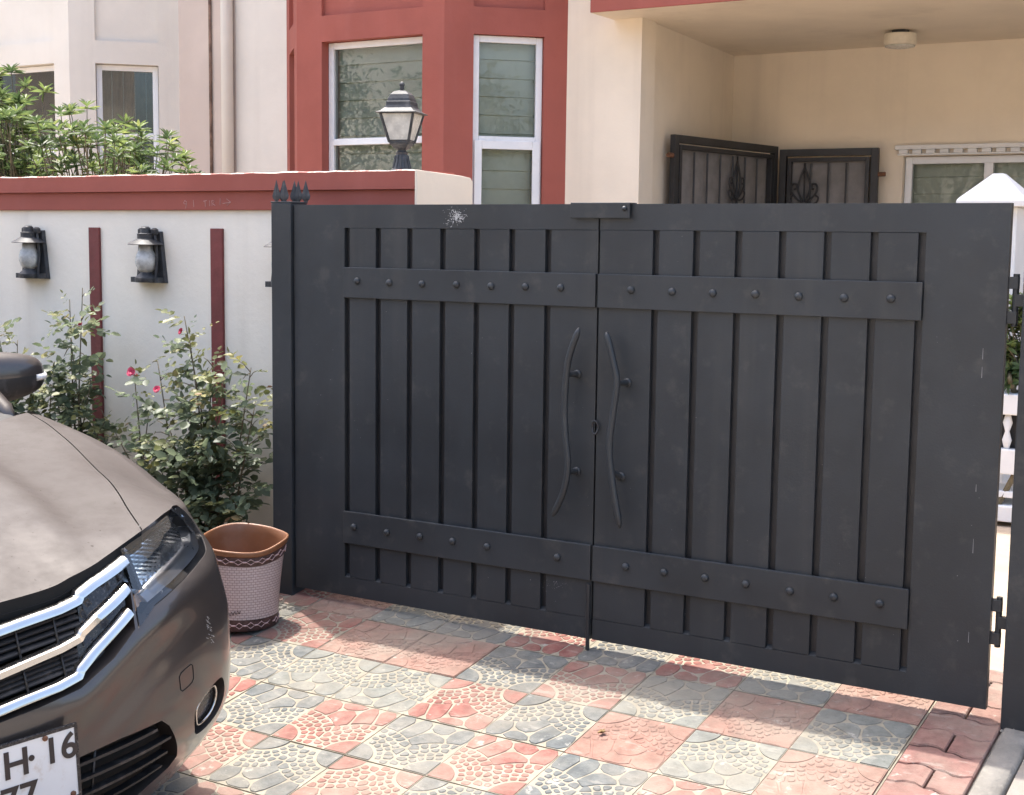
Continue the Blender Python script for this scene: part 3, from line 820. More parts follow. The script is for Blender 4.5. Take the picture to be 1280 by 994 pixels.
def bay_house(dx, mw, root, ours):
    """canted bay: faces parallel to the street and at 45 degrees, window and recessed panel in each"""
    A = (-3.605 + dx, 4.2); B = (-3.032 + dx, 3.63); C_ = (-1.829 + dx, 3.63); D = (-1.256 + dx, 4.2)
    lc = math.hypot(.573, .57)
    for p0, p1, u0, u1, kind in ((A, B, .22, .62, 'l'), (B, C_, .215, 1.035, 'm'), (C_, D, .190, .655, 'r')):
        ops = [(u0, u1, .95, 2.583, .2), (u0, u1, 2.752, 3.6, .028), (u0, u1, 4.3, 5.4, .2)]
        mb, Q = wall_seg(p0, p1, -.1, 6.0, ops, .2)
        mb.build('bay_wall', mw, root)
        if kind == 'm': window(Q, u0, u1, .95, 2.583, root, .07, transom=1.925, inner='blind' if ours else 'curtain', glass='glass' if ours else 'glass_dark', bars=0 if ours else 5)
        elif kind == 'r': window(Q, u0, u1, .95, 2.583, root, .035 if ours else .06, transom=1.925 if ours else 2.05, sash_low=ours, inner='blind' if ours else 'curtain', glass='glass' if ours else 'glass_dark', bars=0 if ours else 4)
        else: window(Q, u0, u1, .95, 2.583, root, .07, transom=1.925, inner='blind')
        window(Q, u0, u1, 4.3, 5.4, root, .07)
    return A, B, C_, D

hs = empty('house', (0, 4.2, 0), 'house with brick-red canted window bay and cream porch behind the gate', 'house')
bay_house(0, M['red'], hs, True)
mb, Q = wall_seg((-1.2562, 4.2), (-.724, 4.2), -.1, 6, [], .2); mb.build('front_wall', M['cream'], hs)
# porch: side wall, back wall with window, ceiling slab with red fascia
mb = MB(); mb.prism([(-.7242, 4.2005), (-.905, 6.13), (-1.1, 6.13), (-.924, 4.2005)], lambda x, y: (x, y, -.1), lambda x, y: (x, y, 2.6748)); mb.build('porch_side_wall', M['cream'], hs)
mb, QB = wall_seg((-1.1, 6.1302), (4.6, 6.1302), -.1, 6, [(1.1 + .395, 1.1 + 2.1, .75, 1.908, .2)], .2); mb.build('porch_back_wall', M['cream'], hs)
window(QB, 1.1 + .395, 1.1 + 2.1, .75, 1.908, hs, .05, mull=1.1 + .975, fw=.05, glass='glass')
MB().box(4.4, 4.6, 4.2, 6.13, -.1, 2.6748).build('porch_side_wall', M['cream'], hs)
MB().box(-.926, 4.8, 3.905, 6.33, 2.6752, 2.80).build('porch_ceiling', M['cream'], hs)
MB().box(-.928, 4.82, 3.890, 3.9045, 2.676, 3.25).build('fascia', M['red'], hs, bevel=.003)
MB().box(-.928, -.90, 3.9047, 4.1995, 2.68, 3.25).build('fascia', M['red'], hs)
MB().box(-.72, 4.8, 3.905, 4.3, 2.8003, 6).build('upper_wall', M['cream'], hs)
MB().box(-3.6, 4.8, 3.6, 11, 6.002, 6.2).build('roof', M['concrete'], hs)
MB().box(-3.62, -3.42, 4.201, 11, -.1, 6).build('side_wall', M['cream'], hs)
MB().box(4.61, 4.8, 4.31, 11, -.1, 6).build('side_wall', M['cream'], hs)
MB().box(-3.4, 4.6, 10.8, 11, -.1, 6).build('rear_wall', M['cream'], hs)
MB().box(-.9, 4.4, 3.96, 6.12, -.09, .12).build('porch_floor', M['concrete'], hs)
# dentilled window head
lh = MB().box(.345, 2.3, 6.085, 6.1298, 1.952, 1.982).box(.36, 2.28, 6.1, 6.1296, 1.912, 1.924).build('window_head', M['white_paint'], hs, bevel=.003)
x = .37
while x < 2.25:
    MB().box(x, x + .062, 6.095, 6.1296, 1.9242, 1.9518).build('dentil', M['white_paint'], lh, bevel=.004); x += .095

# ceiling lamp
cl = empty('ceiling_lamp', (.545, 5.42, 2.675), 'round cream drum lamp fixed to the porch ceiling', 'lamp')
MB().lathe([(.055, 2.6745), (.055, 2.655), (.05, 2.650)], 24, (.545, 5.42, 0)).build('mount', M['iron_dusty'], cl, smooth=True, angle=40)
MB().lathe([(.098, 2.652), (.104, 2.648), (.106, 2.60), (.104, 2.580), (.098, 2.576)], 32, (.545, 5.42, 0)).build('shade', mat('lamp_shade_cream', (.70, .64, .52), .5, var=.08, vs=20), cl, smooth=True, angle=40)
MB().lathe([(.097, 2.5755), (.094, 2.568), (.05, 2.560), (.002, 2.557)], 32, (.545, 5.42, 0)).build('diffuser', M['frost'], cl, smooth=True)

# security grilles of the entrance corner, standing ajar
def grille(p0, p1, zt, label, nb, orn_u, z0=.14):
    root = empty('grille_door', (p0[0], p0[1], z0), label, 'grille door', 'grille doors at the porch entrance')
    d = Vector((p1[0] - p0[0], p1[1] - p0[1], 0)); L = d.length; d.normalize(); n = Vector((-d.y, d.x, 0))
    def P_(u, z, t=0): return Vector((p0[0], p0[1], 0)) + d * u + n * t + Vector((0, 0, z))
    def bar(m_, u0, u1, za, zb, t0=-.02, t1=.02):
        vs = [P_(u, z, t) for t in (t0, t1) for u, z in ((u0, za), (u1, za), (u1, zb), (u0, zb))]
        m_.add(vs, [(0, 1, 2, 3), (7, 6, 5, 4), (0, 4, 5, 1), (1, 5, 6, 2), (2, 6, 7, 3), (3, 7, 4, 0)])
    m_ = MB(); w = .05
    for q in ((0, w, z0, zt), (L - w, L, z0, zt), (w, L - w, zt - w, zt), (w, L - w, z0, z0 + w), (w + .012, w + .04, z0 + w, zt - w - .012), (L - w - .04, L - w - .012, z0 + w, zt - w - .012), (w + .04, L - w - .04, zt - w - .04, zt - w - .012)): bar(m_, *q)
    m_.build('frame', M['black_iron'], root, bevel=.002)
    for i in range(nb):
        u = .1 + (L - .2) * (i + 1) / (nb + 1)
        MB().tube([P_(u, z0 + .05), P_(u, zt - .1)], .0065, 6).build('bar', M['black_iron'], root)
    m2 = MB(); vs = [P_(.06, z0 + .05, .028), P_(L - .06, z0 + .05, .028), P_(L - .06, zt - .06, .028), P_(.06, zt - .06, .028)]
    m2.add(vs + [v + n * .003 for v in vs], [(0, 1, 2, 3), (7, 6, 5, 4), (0, 4, 5, 1), (1, 5, 6, 2), (2, 6, 7, 3), (3, 7, 4, 0)])
    m2.build('mesh_screen', mat('grey_screen', (.21, .20, .195), .7, var=.15, vs=8), root)
    # fleur ornament of bent bar
    m3 = MB(); zc = zt - .30
    S_ = lambda pts: m3.tube([P_(orn_u + a, zc + b, -.012) for a, b in spline([(a, b) for a, b in pts], 6)], .0075, 6)
    S_([(0, .17), (.028, .10), (.045, .02), (.02, -.06), (0, -.10)]); S_([(0, .17), (-.028, .10), (-.045, .02), (-.02, -.06), (0, -.10)])
    for k in (-1, 1):
        S_([(0, -.1), (k * .06, -.05), (k * .095, .0), (k * .09, .045), (k * .06, .05), (k * .055, .02), (k * .075, .012)])
        S_([(0, -.1), (k * .05, -.10), (k * .09, -.085), (k * .105, -.05), (k * .085, -.03)])
        S_([(0, -.11), (k * .04, -.17), (k * .09, -.20), (k * .10, -.16), (k * .07, -.15)])
    m3.tube([P_(orn_u, zc + .2, -.012), P_(orn_u, zc - .35, -.012)], .007, 6)
    m3.build('ornament', M['black_iron'], root, smooth=True)
    return root, P_, L
g1, P1, L1 = grille((-.690, 4.62), (-.4855, 5.955), 1.985, 'black grille door leaf running back along the porch side wall to the corner', 6, .80)
g2, P2, L2 = grille((-.468, 6.0), (.252, 6.03), 1.965, 'black grille door leaf facing the street, left of the sliding window', 3, .19)
for P_, u, z, r_ in ((P1, -.02, 1.85, g1), (P2, L2 + .02, 1.78, g2)):
    m_ = MB(); m_.tube([P_(u - .03, z), P_(u + .03, z)], .016, 8); m_.build('hinge', M['rust'], r_)

# neighbour: same bay in beige
nb = empty('neighbour_house', (-5, 4.2, 0), 'beige neighbouring house with canted bay and barred windows, left of the red bay', 'house')
A, B, C_, D = bay_house(-3.428, M['beige'], nb, False)
mb, Q = wall_seg((D[0] + .0003, 4.2), (-4.10, 4.2), -.1, 6, [], .2); mb.build('front_wall', M['pinkish'], nb)
mb, Q = wall_seg((-4.0995, 4.2), (-3.6055, 4.2), -.1, 6, [], .2); mb.build('front_wall', M['beige'], nb)
MB().box(-9, -3.62, 3.6, 11, 6.002, 6.2).build('roof', M['concrete'], nb)
MB().box(-9, A[0] - .001, 4.2, 4.4, -.1, 6).build('front_wall', M['beige'], nb)
MB().box(-9, -3.64, 10.8, 11, -.1, 6).build('rear_wall', M['beige'], nb)
MB().tube([(-4.345, 4.187, .05), (-4.345, 4.187, 6)], .012, 10).build('thin_pipe', M['curtain'], nb, smooth=True)
MB().tube([(-4.142, 4.15, .05), (-4.142, 4.15, 6)], .046, 20).build('drain_pipe', M['beige'], nb, smooth=True)

# ------------------------------------------------------------------ plants
class Leaves:
    """many small folded leaves gathered in one mesh"""
    def __init__(s): s.P = []; s.D = []; s.U = []; s.S = []; s.Wd = []
    def add(s, p, d, u, size, wid): s.P.append(tuple(p)); s.D.append(tuple(d)); s.U.append(tuple(u)); s.S.append(size); s.Wd.append(wid)
    def build(s, name, m, parent, local=False):
        P_ = np.array(s.P); D = np.array(s.D); U = np.array(s.U); S = np.array(s.S)[:, None]; Wd = np.array(s.Wd)[:, None]
        D /= np.linalg.norm(D, axis=1)[:, None] + 1e-9
        Rr = np.cross(D, U); Rr /= np.linalg.norm(Rr, axis=1)[:, None] + 1e-9
        N_ = np.cross(Rr, D)
        t = [(0, 0, 0), (.32, .42, .05), (.70, .36, .02), (1, 0, -.10), (.70, -.36, .02), (.32, -.42, .05), (.5, 0, -.05)]
        V = np.stack([P_ + D * S * a + Rr * S * Wd * b + N_ * S * c_ for a, b, c_ in t], 1)
        n = len(P_); V = V.reshape(-1, 3)
        F = np.array([(0, 6, 1), (1, 6, 2), (2, 6, 3), (3, 6, 4), (4, 6, 5), (5, 6, 0)])
        F = (F[None] + 7 * np.arange(n)[:, None, None]).reshape(-1, 3)
        me = bpy.data.meshes.new(name)
        me.from_pydata(V.tolist(), [], F.tolist()); me.materials.append(m)
        me.polygons.foreach_set('use_smooth', [True] * len(F)); me.update()
        return link(name, me, parent, 0, local)

def rv(r_, k=1.): return Vector((r_.gauss(0, k), r_.gauss(0, k), r_.gauss(0, k)))

def rose_flower(c, rad, parent, r_):
    mb = MB(); c = Vector(c)
    ax = Vector((r_.uniform(-.5, .5), -1 + r_.uniform(-.2, .2), r_.uniform(.2, .8))).normalized()
    u = ax.cross(Vector((0, 0, 1))).normalized(); w = ax.cross(u)
    for layer, (rr, tilt, k) in enumerate(((.35, .9, 4), (.65, .6, 5), (1., .2, 6))):
        for i in range(k):
            a = 2 * math.pi * (i + .37 * layer) / k + r_.uniform(-.2, .2)
            o = u * math.cos(a) + w * math.sin(a); t_ = ax.cross(o)
            p0 = c; q = rad * rr * r_.uniform(.85, 1.15)
            pts = [p0 - t_ * .25 * q, p0 + t_ * .25 * q, p0 + o * q * .75 + ax * q * tilt * .7 + t_ * .6 * q, p0 + o * q + ax * q * tilt, p0 + o * q * .75 + ax * q * tilt * .7 - t_ * .6 * q]
            mb.add(pts, [(0, 1, 2, 3, 4)])
    return mb.build('flower', M['petal'], parent, smooth=True, recalc=False)

def rose_bush(seed, base, canes, label, flowers=(), dens=1.0):
    r_ = random.Random(seed)
    root = empty('rose_bush', (base[0], base[1], 0), label, 'rose bush', 'rose bushes along the boundary wall')
    st = MB(); L1 = Leaves(); L2 = Leaves()
    for (tx, ty, tz, n, spread) in canes:
        ty -= .07
        b = Vector((base[0] + r_.uniform(-.06, .06), base[1] - .05 + r_.uniform(-.05, .05), -.02)); t = Vector((tx, ty, tz))
        mid = b.lerp(t, .5) + Vector((r_.uniform(-.05, .05), r_.uniform(-.06, .02), r_.uniform(-.02, .05)))
        path = [Vector(p) for p in spline([b, mid, t], 8)]
        st.tube(path, [.006 * (1 - .7 * i / (len(path) - 1)) for i in range(len(path))], 5)
        for i in range(int(n * dens)):
            f = r_.uniform(.22, 1.0) ** .8
            k = min(len(path) - 2, int(f * (len(path) - 1)))
            p = path[k].lerp(path[k + 1], r_.random())
            side = Vector((r_.gauss(0, 1), r_.gauss(-.35, .8), r_.gauss(.1, .5))).normalized()
            tw = r_.uniform(.02, spread) * (1.1 - .6 * f)
            q = p + side * tw
            q.y = min(q.y, .262)
            if r_.random() < .35: st.tube([p, p.lerp(q, .6) + Vector((0, 0, .006)), q], [.0022, .0018, .0012], 4)
            d = (side + Vector((0, 0, r_.uniform(-.5, .4)))).normalized()
            if q.y > .22: d.y = -abs(d.y)
            up = (Vector((0, -.25, 1)) + rv(r_, .35)).normalized()
            sd = d.cross(up).normalized()
            ln = r_.uniform(.024, .058)
            tip = f > .86
            Lx = L2 if tip and r_.random() < .75 else L1
            if tip: ln *= .75
            for pos_, dv in ((.2, sd), (.2, -sd), (.62, sd), (.62, -sd), (1., None)):
                o = q + d * (.062 * pos_)
                if o.y > .27: continue
                dd = d if dv is None else (dv * .9 + d * .45)
                Lx.add(o, dd + rv(r_, .12), up + rv(r_, .3), ln * r_.uniform(.8, 1.1), .82)
    st.build('stem', M['plant_stem'], root, smooth=True)
    L1.build('foliage', M['rose_leaf'], root)
    if L2.P: L2.build('young_foliage', M['rose_tip'], root)
    for c in flowers: rose_flower(c[:3], c[3], root, r_)
    return root
rose_bush(11, (-1.50, .13), [(-1.64, .10, .90, 34, .10), (-1.56, .14, .84, 30, .12), (-1.44, .10, .74, 30, .13), (-1.38, .16, .66, 26, .13), (-1.60, .07, .66, 26, .12)], 'rose bush at the left end of the bed, beside the car door mirror')
rose_bush(12, (-1.22, .16), [(-1.15, .13, 1.07, 46, .10), (-1.25, .15, 1.02, 46, .10), (-1.21, .12, .84, 34, .13), (-1.08, .10, .70, 30, .14), (-1.32, .12, .68, 30, .13), (-1.05, .15, .55, 24, .13)], 'tall rose bush climbing in front of the dark red strip nearer the car', [(-1.10, .0, .93, .010)])
rose_bush(13, (-.90, .16), [(-.835, .10, .745, 16, .07), (-.80, .14, .60, 14, .09), (-.98, .13, .50, 13, .12), (-.78, .10, .48, 12, .10)], 'small sparse rose bush with a single crimson flower between two larger bushes', [(-.842, .02, .752, .018), (-.825, .03, .735, .012)], .9)
rose_bush(14, (-.45, .15), [(-.585, .12, .98, 36, .10), (-.72, .11, .80, 42, .13), (-.54, .10, .90, 46, .14), (-.45, .14, .82, 52, .16), (-.36, .10, .78, 50, .16), (-.26, .13, .80, 48, .15), (-.20, .08, .66, 44, .15), (-.60, .05, .55, 44, .16), (-.42, .02, .55, 48, .17), (-.30, .02, .48, 48, .17), (-.55, .0, .36, 22, .17), (-.38, -.02, .34, 22, .17), (-.24, .0, .34, 24, .15), (-.68, .06, .42, 22, .15)], 'large dense rose bush growing against the gate post', [(-.553, .0, .925, .015), (-.655, -.03, .70, .015), (-.61, -.11, .34, .020)], .85)

def rosette_shrub(name, label, cat, tips, base, leaf, wid, m, seed, nl=9, group=None):
    r_ = random.Random(seed)
    root = empty(name, base, label, cat, group)
    st = MB(); Lv = Leaves()
    b = Vector(base)
    hubs = {}
    for t in tips:
        t = Vector(t)
        key = (round(t.x * 3), round(t.y * 2))
        if key not in hubs:
            hub = Vector((b.x + (t.x - b.x) * .75, b.y + (t.y - b.y) * .7, b.z + (t.z - b.z) * .55)) + rv(r_, .03)
            hubs[key] = hub
            m1 = b.lerp(hub, .5) + rv(r_, .05)
            pa = [Vector(p) for p in spline([b, m1, hub], 5)]
            st.tube(pa, [.016 - .010 * i / (len(pa) - 1) for i in range(len(pa))], 6)
        hub = hubs[key]
        pa = [Vector(p) for p in spline([hub, hub.lerp(t, .5) + rv(r_, .02), t], 4)]
        st.tube(pa, [.006 - .004 * i / (len(pa) - 1) for i in range(len(pa))], 5)
        ax = ((t - hub).normalized() + Vector((0, 0, .7))).normalized()
        u = ax.cross(Vector((1, .3, 0))).normalized(); w = ax.cross(u)
        for ring, (el, s_, k) in enumerate(((.25, 1., nl), (.75, .8, max(3, nl - 3)))):
            for i in range(k):
                a = 2 * math.pi * (i + r_.random() * .5) / k
                d = (u * math.cos(a) + w * math.sin(a)) * math.cos(el) + ax * math.sin(el + r_.uniform(-.25, .2))
                Lv.add(t - ax * (.012 * (1 - ring)) , d, ax + rv(r_, .1), leaf * s_ * r_.uniform(.75, 1.1), wid)
        for i in range(5):
            p = pa[r_.randrange(len(pa))]
            Lv.add(p, rv(r_) + Vector((0, 0, .5)), ax + rv(r_, .2), leaf * r_.uniform(.7, 1.), wid)
    st.build('stem', M['plant_stem'], root, smooth=True)
    Lv.build('foliage', m, root)
    return root
r3 = random.Random(21)
tips = []
hts = [(-3.4, 2.25), (-3.1, 2.2), (-2.95, 2.18), (-2.72, 1.92), (-2.55, 1.88), (-2.4, 2.0), (-2.2, 1.88), (-2.0, 1.84), (-1.85, 1.78), (-1.7, 1.60), (-1.62, 1.52)]
def top(x): return float(np.interp(x, [h[0] for h in hts], [h[1] for h in hts]))
while len(tips) < 440:
    x = r3.uniform(-3.5, -1.66); y = r3.uniform(.72, 1.65); z = r3.uniform(1.15, 2.2)
    hz = top(x + (y - 1.2) * .45) - .02
    if z > hz - .05 * abs(y - 1.2): continue
    if z < 1.3 and r3.random() < .6: continue
    tips.append((x, y, z))
rosette_shrub('garden_shrub', 'leafy green shrub rising above the boundary wall in front of the beige house', 'shrub', tips, (-2.5, 1.2, .02), .080, .30, M['shrub_leaf'], 22)

# ------------------------------------------------------------------ things glimpsed beside the right-hand gate edge
wp = empty('garden_pillar', (1.70, 3.2, .03), 'white square pillar with a pyramid cap behind the right corner of the gate', 'pillar')
MB().box(1.585, 1.815, 3.1, 3.33, .02, 1.47).build('shaft', M['white_paint'], wp, bevel=.006)
def pyr(levels, cx, cy):
    mb = MB(); vs = []
    for h_, z in levels: vs += [(cx - h_, cy - h_, z), (cx + h_, cy - h_, z), (cx + h_, cy + h_, z), (cx - h_, cy + h_, z)]
    return mb.add(vs, [(i * 4 + j, i * 4 + (j + 1) % 4, i * 4 + 4 + (j + 1) % 4, i * 4 + 4 + j) for i in range(len(levels) - 1) for j in range(4)] + [(3, 2, 1, 0), tuple(range(len(vs) - 4, len(vs)))])
pyr([(.16, 1.4705), (.162, 1.50), (.15, 1.515), (.03, 1.628), (.028, 1.632)], 1.70, 3.215).build('cap', M['white_paint'], wp, bevel=.006)
ps = empty('planter_stand', (1.9, 2.85, .03), 'white ornamental planter on a stepped stand seen through the gap by the hinge', 'planter')
MB().box(1.72, 2.08, 2.72, 3.0, .0272, .10).build('base', M['white_paint'], ps, bevel=.005)
MB().box(1.75, 2.05, 2.75, 2.97, .135, .165).build('shelf', M['white_paint'], ps, bevel=.004)
for x in (1.78, 1.87, 1.96): MB().tube([(x, 2.76, .10), (x + .06, 2.77, .24)], .014, 6).build('strut', M['plant_stem'], ps)
MB().box(1.74, 2.06, 2.74, 2.98, .245, .36).build('box', M['white_paint'], ps, bevel=.005)
for i in range(5): MB().lathe([(.012, .3605), (.022, .40), (.010, .44), (.022, .48), (.012, .5195)], 10, (1.77 + .06 * i, 2.77, 0)).build('baluster', M['white_paint'], ps, smooth=True)
MB().box(1.79, 2.01, 2.80, 2.94, .3602, .5198).build('core', M['black_iron'], ps)
MB().box(1.73, 2.07, 2.73, 2.99, .52, .615).build('trough', M['white_paint'], ps, bevel=.006)
r3 = random.Random(31)
rosette_shrub('potted_plant', 'bright green potted plant growing in the white planter behind the gate hinge', 'plant', [(1.9 + r3.gauss(0, .09), 2.86 + r3.gauss(0, .06), r3.uniform(.66, 1.05)) for _ in range(70)], (1.9, 2.86, .60), .07, .45, M['shrub_leaf'], 32)

# ------------------------------------------------------------------ waste basket
bx, by = .004, -.285
bz = zg(bx, by)
bk = empty('waste_basket', (bx, by, bz), 'woven-look pinkish plastic basket with warped terracotta rim beside the gate post', 'basket')
def brad(z): return .118 + (.136 - .118) * (z / .30) ** .9
m_, nt, b_, N_, L_ = new_mat('woven_basket')
tc = N_.new('ShaderNodeTexCoord'); sx = N_.new('ShaderNodeSeparateXYZ'); L_.new(tc.outputs['Object'], sx.inputs[0])
an = mth(nt, 'MULTIPLY', mth(nt, 'ARCTAN2', mth(nt, 'SUBTRACT', sx.outputs[1], by), mth(nt, 'SUBTRACT', sx.outputs[0], bx)), .13)
cv = N_.new('ShaderNodeCombineXYZ'); L_.new(an, cv.inputs[0]); L_.new(sx.outputs[2], cv.inputs[1])
bt = N_.new('ShaderNodeTexBrick'); L_.new(cv.outputs[0], bt.inputs[0])
bt.inputs['Scale'].default_value = 1.0; bt.inputs['Brick Width'].default_value = .016; bt.inputs['Row Height'].default_value = .0088
bt.inputs['Mortar Size'].default_value = .0012; bt.inputs['Mortar Smooth'].default_value = .4
bt.inputs['Color1'].default_value = (.60, .48, .45, 1); bt.inputs['Color2'].default_value = (.54, .43, .40, 1); bt.inputs['Mortar'].default_value = (.30, .21, .195, 1)
L_.new(bt.outputs[0], b_.inputs['Base Color']); b_.inputs['Roughness'].default_value = .5
bn = N_.new('ShaderNodeBump'); bn.inputs['Strength'].default_value = .7; bn.inputs['Distance'].default_value = .002; bn.invert = True
L_.new(bt.outputs['Fac'], bn.inputs['Height']); L_.new(bn.outputs[0], b_.inputs['Normal'])
M['weave'] = m_
M['weave_dark'] = mat('dark_brown_weave', (.075, .038, .033), .5, var=.4, vs=60, bump=.6, bs=250)
M['terracotta'] = mat('terracotta_plastic', (.20, .085, .038), .45, var=.12, vs=8, dirt=((.22, .12, .07), .5, 20, .5, .7))
M['diamond'] = mat('pale_pink_lattice', (.55, .37, .34), .5, var=.06)
def warp(a, z):
    """the mouth is squashed to an uneven oval with a pinched corner"""
    t = min(1.3, max(0, (z - .10) / .2) ** 1.5)
    da = (a - R(40) + math.pi) % (2 * math.pi) - math.pi
    k = 1 + t * (.10 * math.exp(-(da / .38) ** 2) - .05 * math.exp(-((abs(da) - 1.0) / .5) ** 2))
    dz = -t * (.020 * math.cos(a + R(50)) + .006) + t * (.006 * math.exp(-(da / .4) ** 2) + .0012 * math.sin(3 * a + .6) + .0012 * math.sin(5 * a + 1.)) - t * .005 * math.exp(-((da + .9) / .45) ** 2)
    return k, dz
def bring(prof, n=72):
    mb = MB(); vs = []
    for r_, z in prof:
        for j in range(n):
            a = 2 * math.pi * j / n; k, dz = warp(a, z)
            vs.append((bx + r_ * k * math.cos(a), by + r_ * k * math.sin(a), bz + z + dz))
    fs = [(i * n + j, i * n + (j + 1) % n, (i + 1) * n + (j + 1) % n, (i + 1) * n + j) for i in range(len(prof) - 1) for j in range(n)]
    return mb.add(vs, fs)
zs = np.linspace(.042, .245, 10)
mb = bring([(brad(z), z) for z in zs]); mb.build('woven_side', M['weave'], bk, smooth=True)
mb = bring([(.06, .002), (brad(0), .002), (brad(.0) + .003, .006), (brad(.042) + .001, .0419)]); mb.build('lower_band', M['weave_dark'], bk, smooth=True, angle=50)
mb = bring([(brad(.245), .2451), (brad(.25) + .002, .25), (brad(.285) + .002, .284)]); mb.build('upper_band', M['weave_dark'], bk, smooth=True)
mb = bring([(brad(.284), .2842), (.1385, .2855), (.142, .292), (.1435, .302), (.1425, .308), (.139, .310), (.1355, .305), (.131, .28), (.118, .12), (.10, .012), (.01, .010)]); mb.build('rim_and_lining', M['terracotta'], bk, smooth=True)
def on_b(a, z, off=.003):
    k, dz = warp(a, z); r_ = (brad(z) + off) * k
    return (bx + r_ * math.cos(a), by + r_ * math.sin(a), bz + z + dz)
for zc, n, h in ((.266, 20, .0115), (.023, 20, .0105)):
    ch = MB()
    for i in range(n):
        a = 2 * math.pi * i / n; w = math.pi / n * .72
        ch.tube([on_b(a - w, zc), on_b(a, zc + h), on_b(a + w, zc), on_b(a, zc - h)], .0017, 5, closed=True)
        ch.tube([on_b(a + w, zc), on_b(a + 2 * math.pi / n - w, zc)], .003, 5)
    ch.build('diamond_chain', M['diamond'], bk)
fl = MB(); fa = R(-118)
for i in range(10):
    t = 2 * math.pi * i / 10
    pts = [on_b(fa + (u * math.cos(t) - v * math.sin(t)) / .13, .135 + u * math.sin(t) + v * math.cos(t), .003) for u, v in ((.006, 0), (.018, .006), (.026, 0), (.018, -.006))]
    fl.add(pts, [(0, 1, 2, 3)])
fl.build('flower_motif', M['diamond'], bk, recalc=False)
sg = MB(); sa = R(-62)
sg.tube([on_b(sa + .35 * t - .17, .062 + .006 * math.sin(t * 26) + .01 * t, .0012) for t in np.linspace(0, 1, 40)], .0009, 4)
sg.build('scribble', M['weave_dark'], bk)

# ------------------------------------------------------------------ litter
def on_g(x, y, dz=0): return (x, y, zg(x, y) + dz)
m_ = MB(); r5 = random.Random(9); lx0, ly0 = 1.505, -.50
for k, (dx, dy, s_, a_) in enumerate(((0, 0, .026, .4), (.018, .006, .018, 2.2))):
    c_, q_ = math.cos(a_), math.sin(a_)
    pts = [(0, 0, .003), (.4, .35, .010), (1, .1, .005), (.5, -.28, .012), (.45, .02, .002)]
    m_.add([on_g(lx0 + dx + s_ * (u * c_ - v * q_), ly0 + dy + s_ * (u * q_ + v * c_), w + .001) for u, v, w in pts], [(0, 4, 1), (1, 4, 2), (2, 4, 3), (3, 4, 0)])
tag(m_.build('dry_leaf', mat('dry_leaf_brown', (.20, .13, .05), .8, var=.4, vs=80), smooth=True, recalc=False), 'curled dry brown leaf lying on the patterned tiles', 'leaf')
m_ = MB()
for k in range(16):
    x = 2.475 + r5.gauss(0, .018); y = -.02 + r5.gauss(0, .05); s_ = r5.uniform(.003, .009); a_ = r5.random() * 6
    m_.add([on_g(x + s_ * math.cos(a_ + i * 1.256) * r5.uniform(.7, 1.1), y + s_ * math.sin(a_ + i * 1.256) * r5.uniform(.7, 1.1), .0) for i in range(5)] + [on_g(x, y, s_ * r5.uniform(.8, 1.3))], [(i, (i + 1) % 5, 5) for i in range(5)])
struct(m_.build('rubble', M['kerb']), 'stuff')

# ------------------------------------------------------------------ across the street (only mirrored in glass and paint)
def tree(base, h, rad, seed, lab):
    r_ = random.Random(seed)
    t = empty('street_tree', base, lab, 'tree', 'trees across the road')
    st = MB(); b = Vector(base)
    fork = b + Vector((0, 0, h * .4))
    st.tube([b, b.lerp(fork, .5) + rv(r_, .06), fork], [.16, .12, .10], 8)
    Lv = Leaves()
    for _ in range(16):
        e = fork + Vector((r_.gauss(0, rad * .5), r_.gauss(0, rad * .5), r_.uniform(.3, 1) * h * .5))
        st.tube([fork, fork.lerp(e, .5) + rv(r_, .12), e], [.06, .04, .015], 5)
        for _ in range(260):
            p = e + Vector((r_.gauss(0, .42), r_.gauss(0, .42), r_.gauss(0, .34)))
            Lv.add(p, rv(r_), Vector((0, 0, 1)) + rv(r_, .5), r_.uniform(.10, .17), .5)
    st.build('trunk', M['plant_stem'], t, smooth=True); Lv.build('crown', M['tree_leaf'], t)
for i, (x, y, h, rd) in enumerate(((-15.5, -11.4, 5.4, 1.7), (-11.0, -11.0, 5.0, 1.6), (-4.0, -12.0, 4.6, 1.5), (4.5, -11.6, 5.4, 1.7), (12.5, -6.2, 5, 1.6), (15.5, -9.5, 5.4, 1.7))): tree((x, y, -.25), h, rd, 50 + i, 'leafy street tree across the road, number %s from the left end' % ('one', 'two', 'three', 'four', 'five', 'six')[i])
oh = empty('opposite_house', (0, -17, 0), 'plain cream house across the road, seen only as a reflection', 'house')
mb, Q = wall_seg((14, -16), (-30, -16), -.3, 6.4, [(3 + 5 * i, 4.6 + 5 * i, z, z + 1.3, .2) for i in range(8) for z in (.9, 3.9)], .2); mb.build('front_wall', M['cream'], oh)
for i in range(8):
    for z in (.9, 3.9): window(Q, 3 + 5 * i, 4.6 + 5 * i, z, z + 1.3, oh, .06, mull=3.8 + 5 * i)
MB().box(-30.3, 14.3, -22, -15.7, 6.41, 6.7).build('roof', M['red'], oh)
MB().box(-30, -29.8, -22, -16.21, -.3, 6.4).build('side_wall', M['cream'], oh); MB().box(13.8, 14, -22, -16.21, -.3, 6.4).build('side_wall', M['cream'], oh)
MB().box(-29.79, 13.79, -22, -21.8, -.3, 6.4).build('rear_wall', M['cream'], oh)
ow = empty('opposite_wall', (0, -10.2, 0), 'low cream boundary wall across the road, seen only as a reflection', 'wall')
MB().box(-30, 14, -10.3, -10.1, -.3, 1.2).build('wall_panel', M['wall_white'], ow); MB().box(-30.05, 14.05, -10.34, -10.06, 1.201, 1.3).build('coping', M['red'], ow)

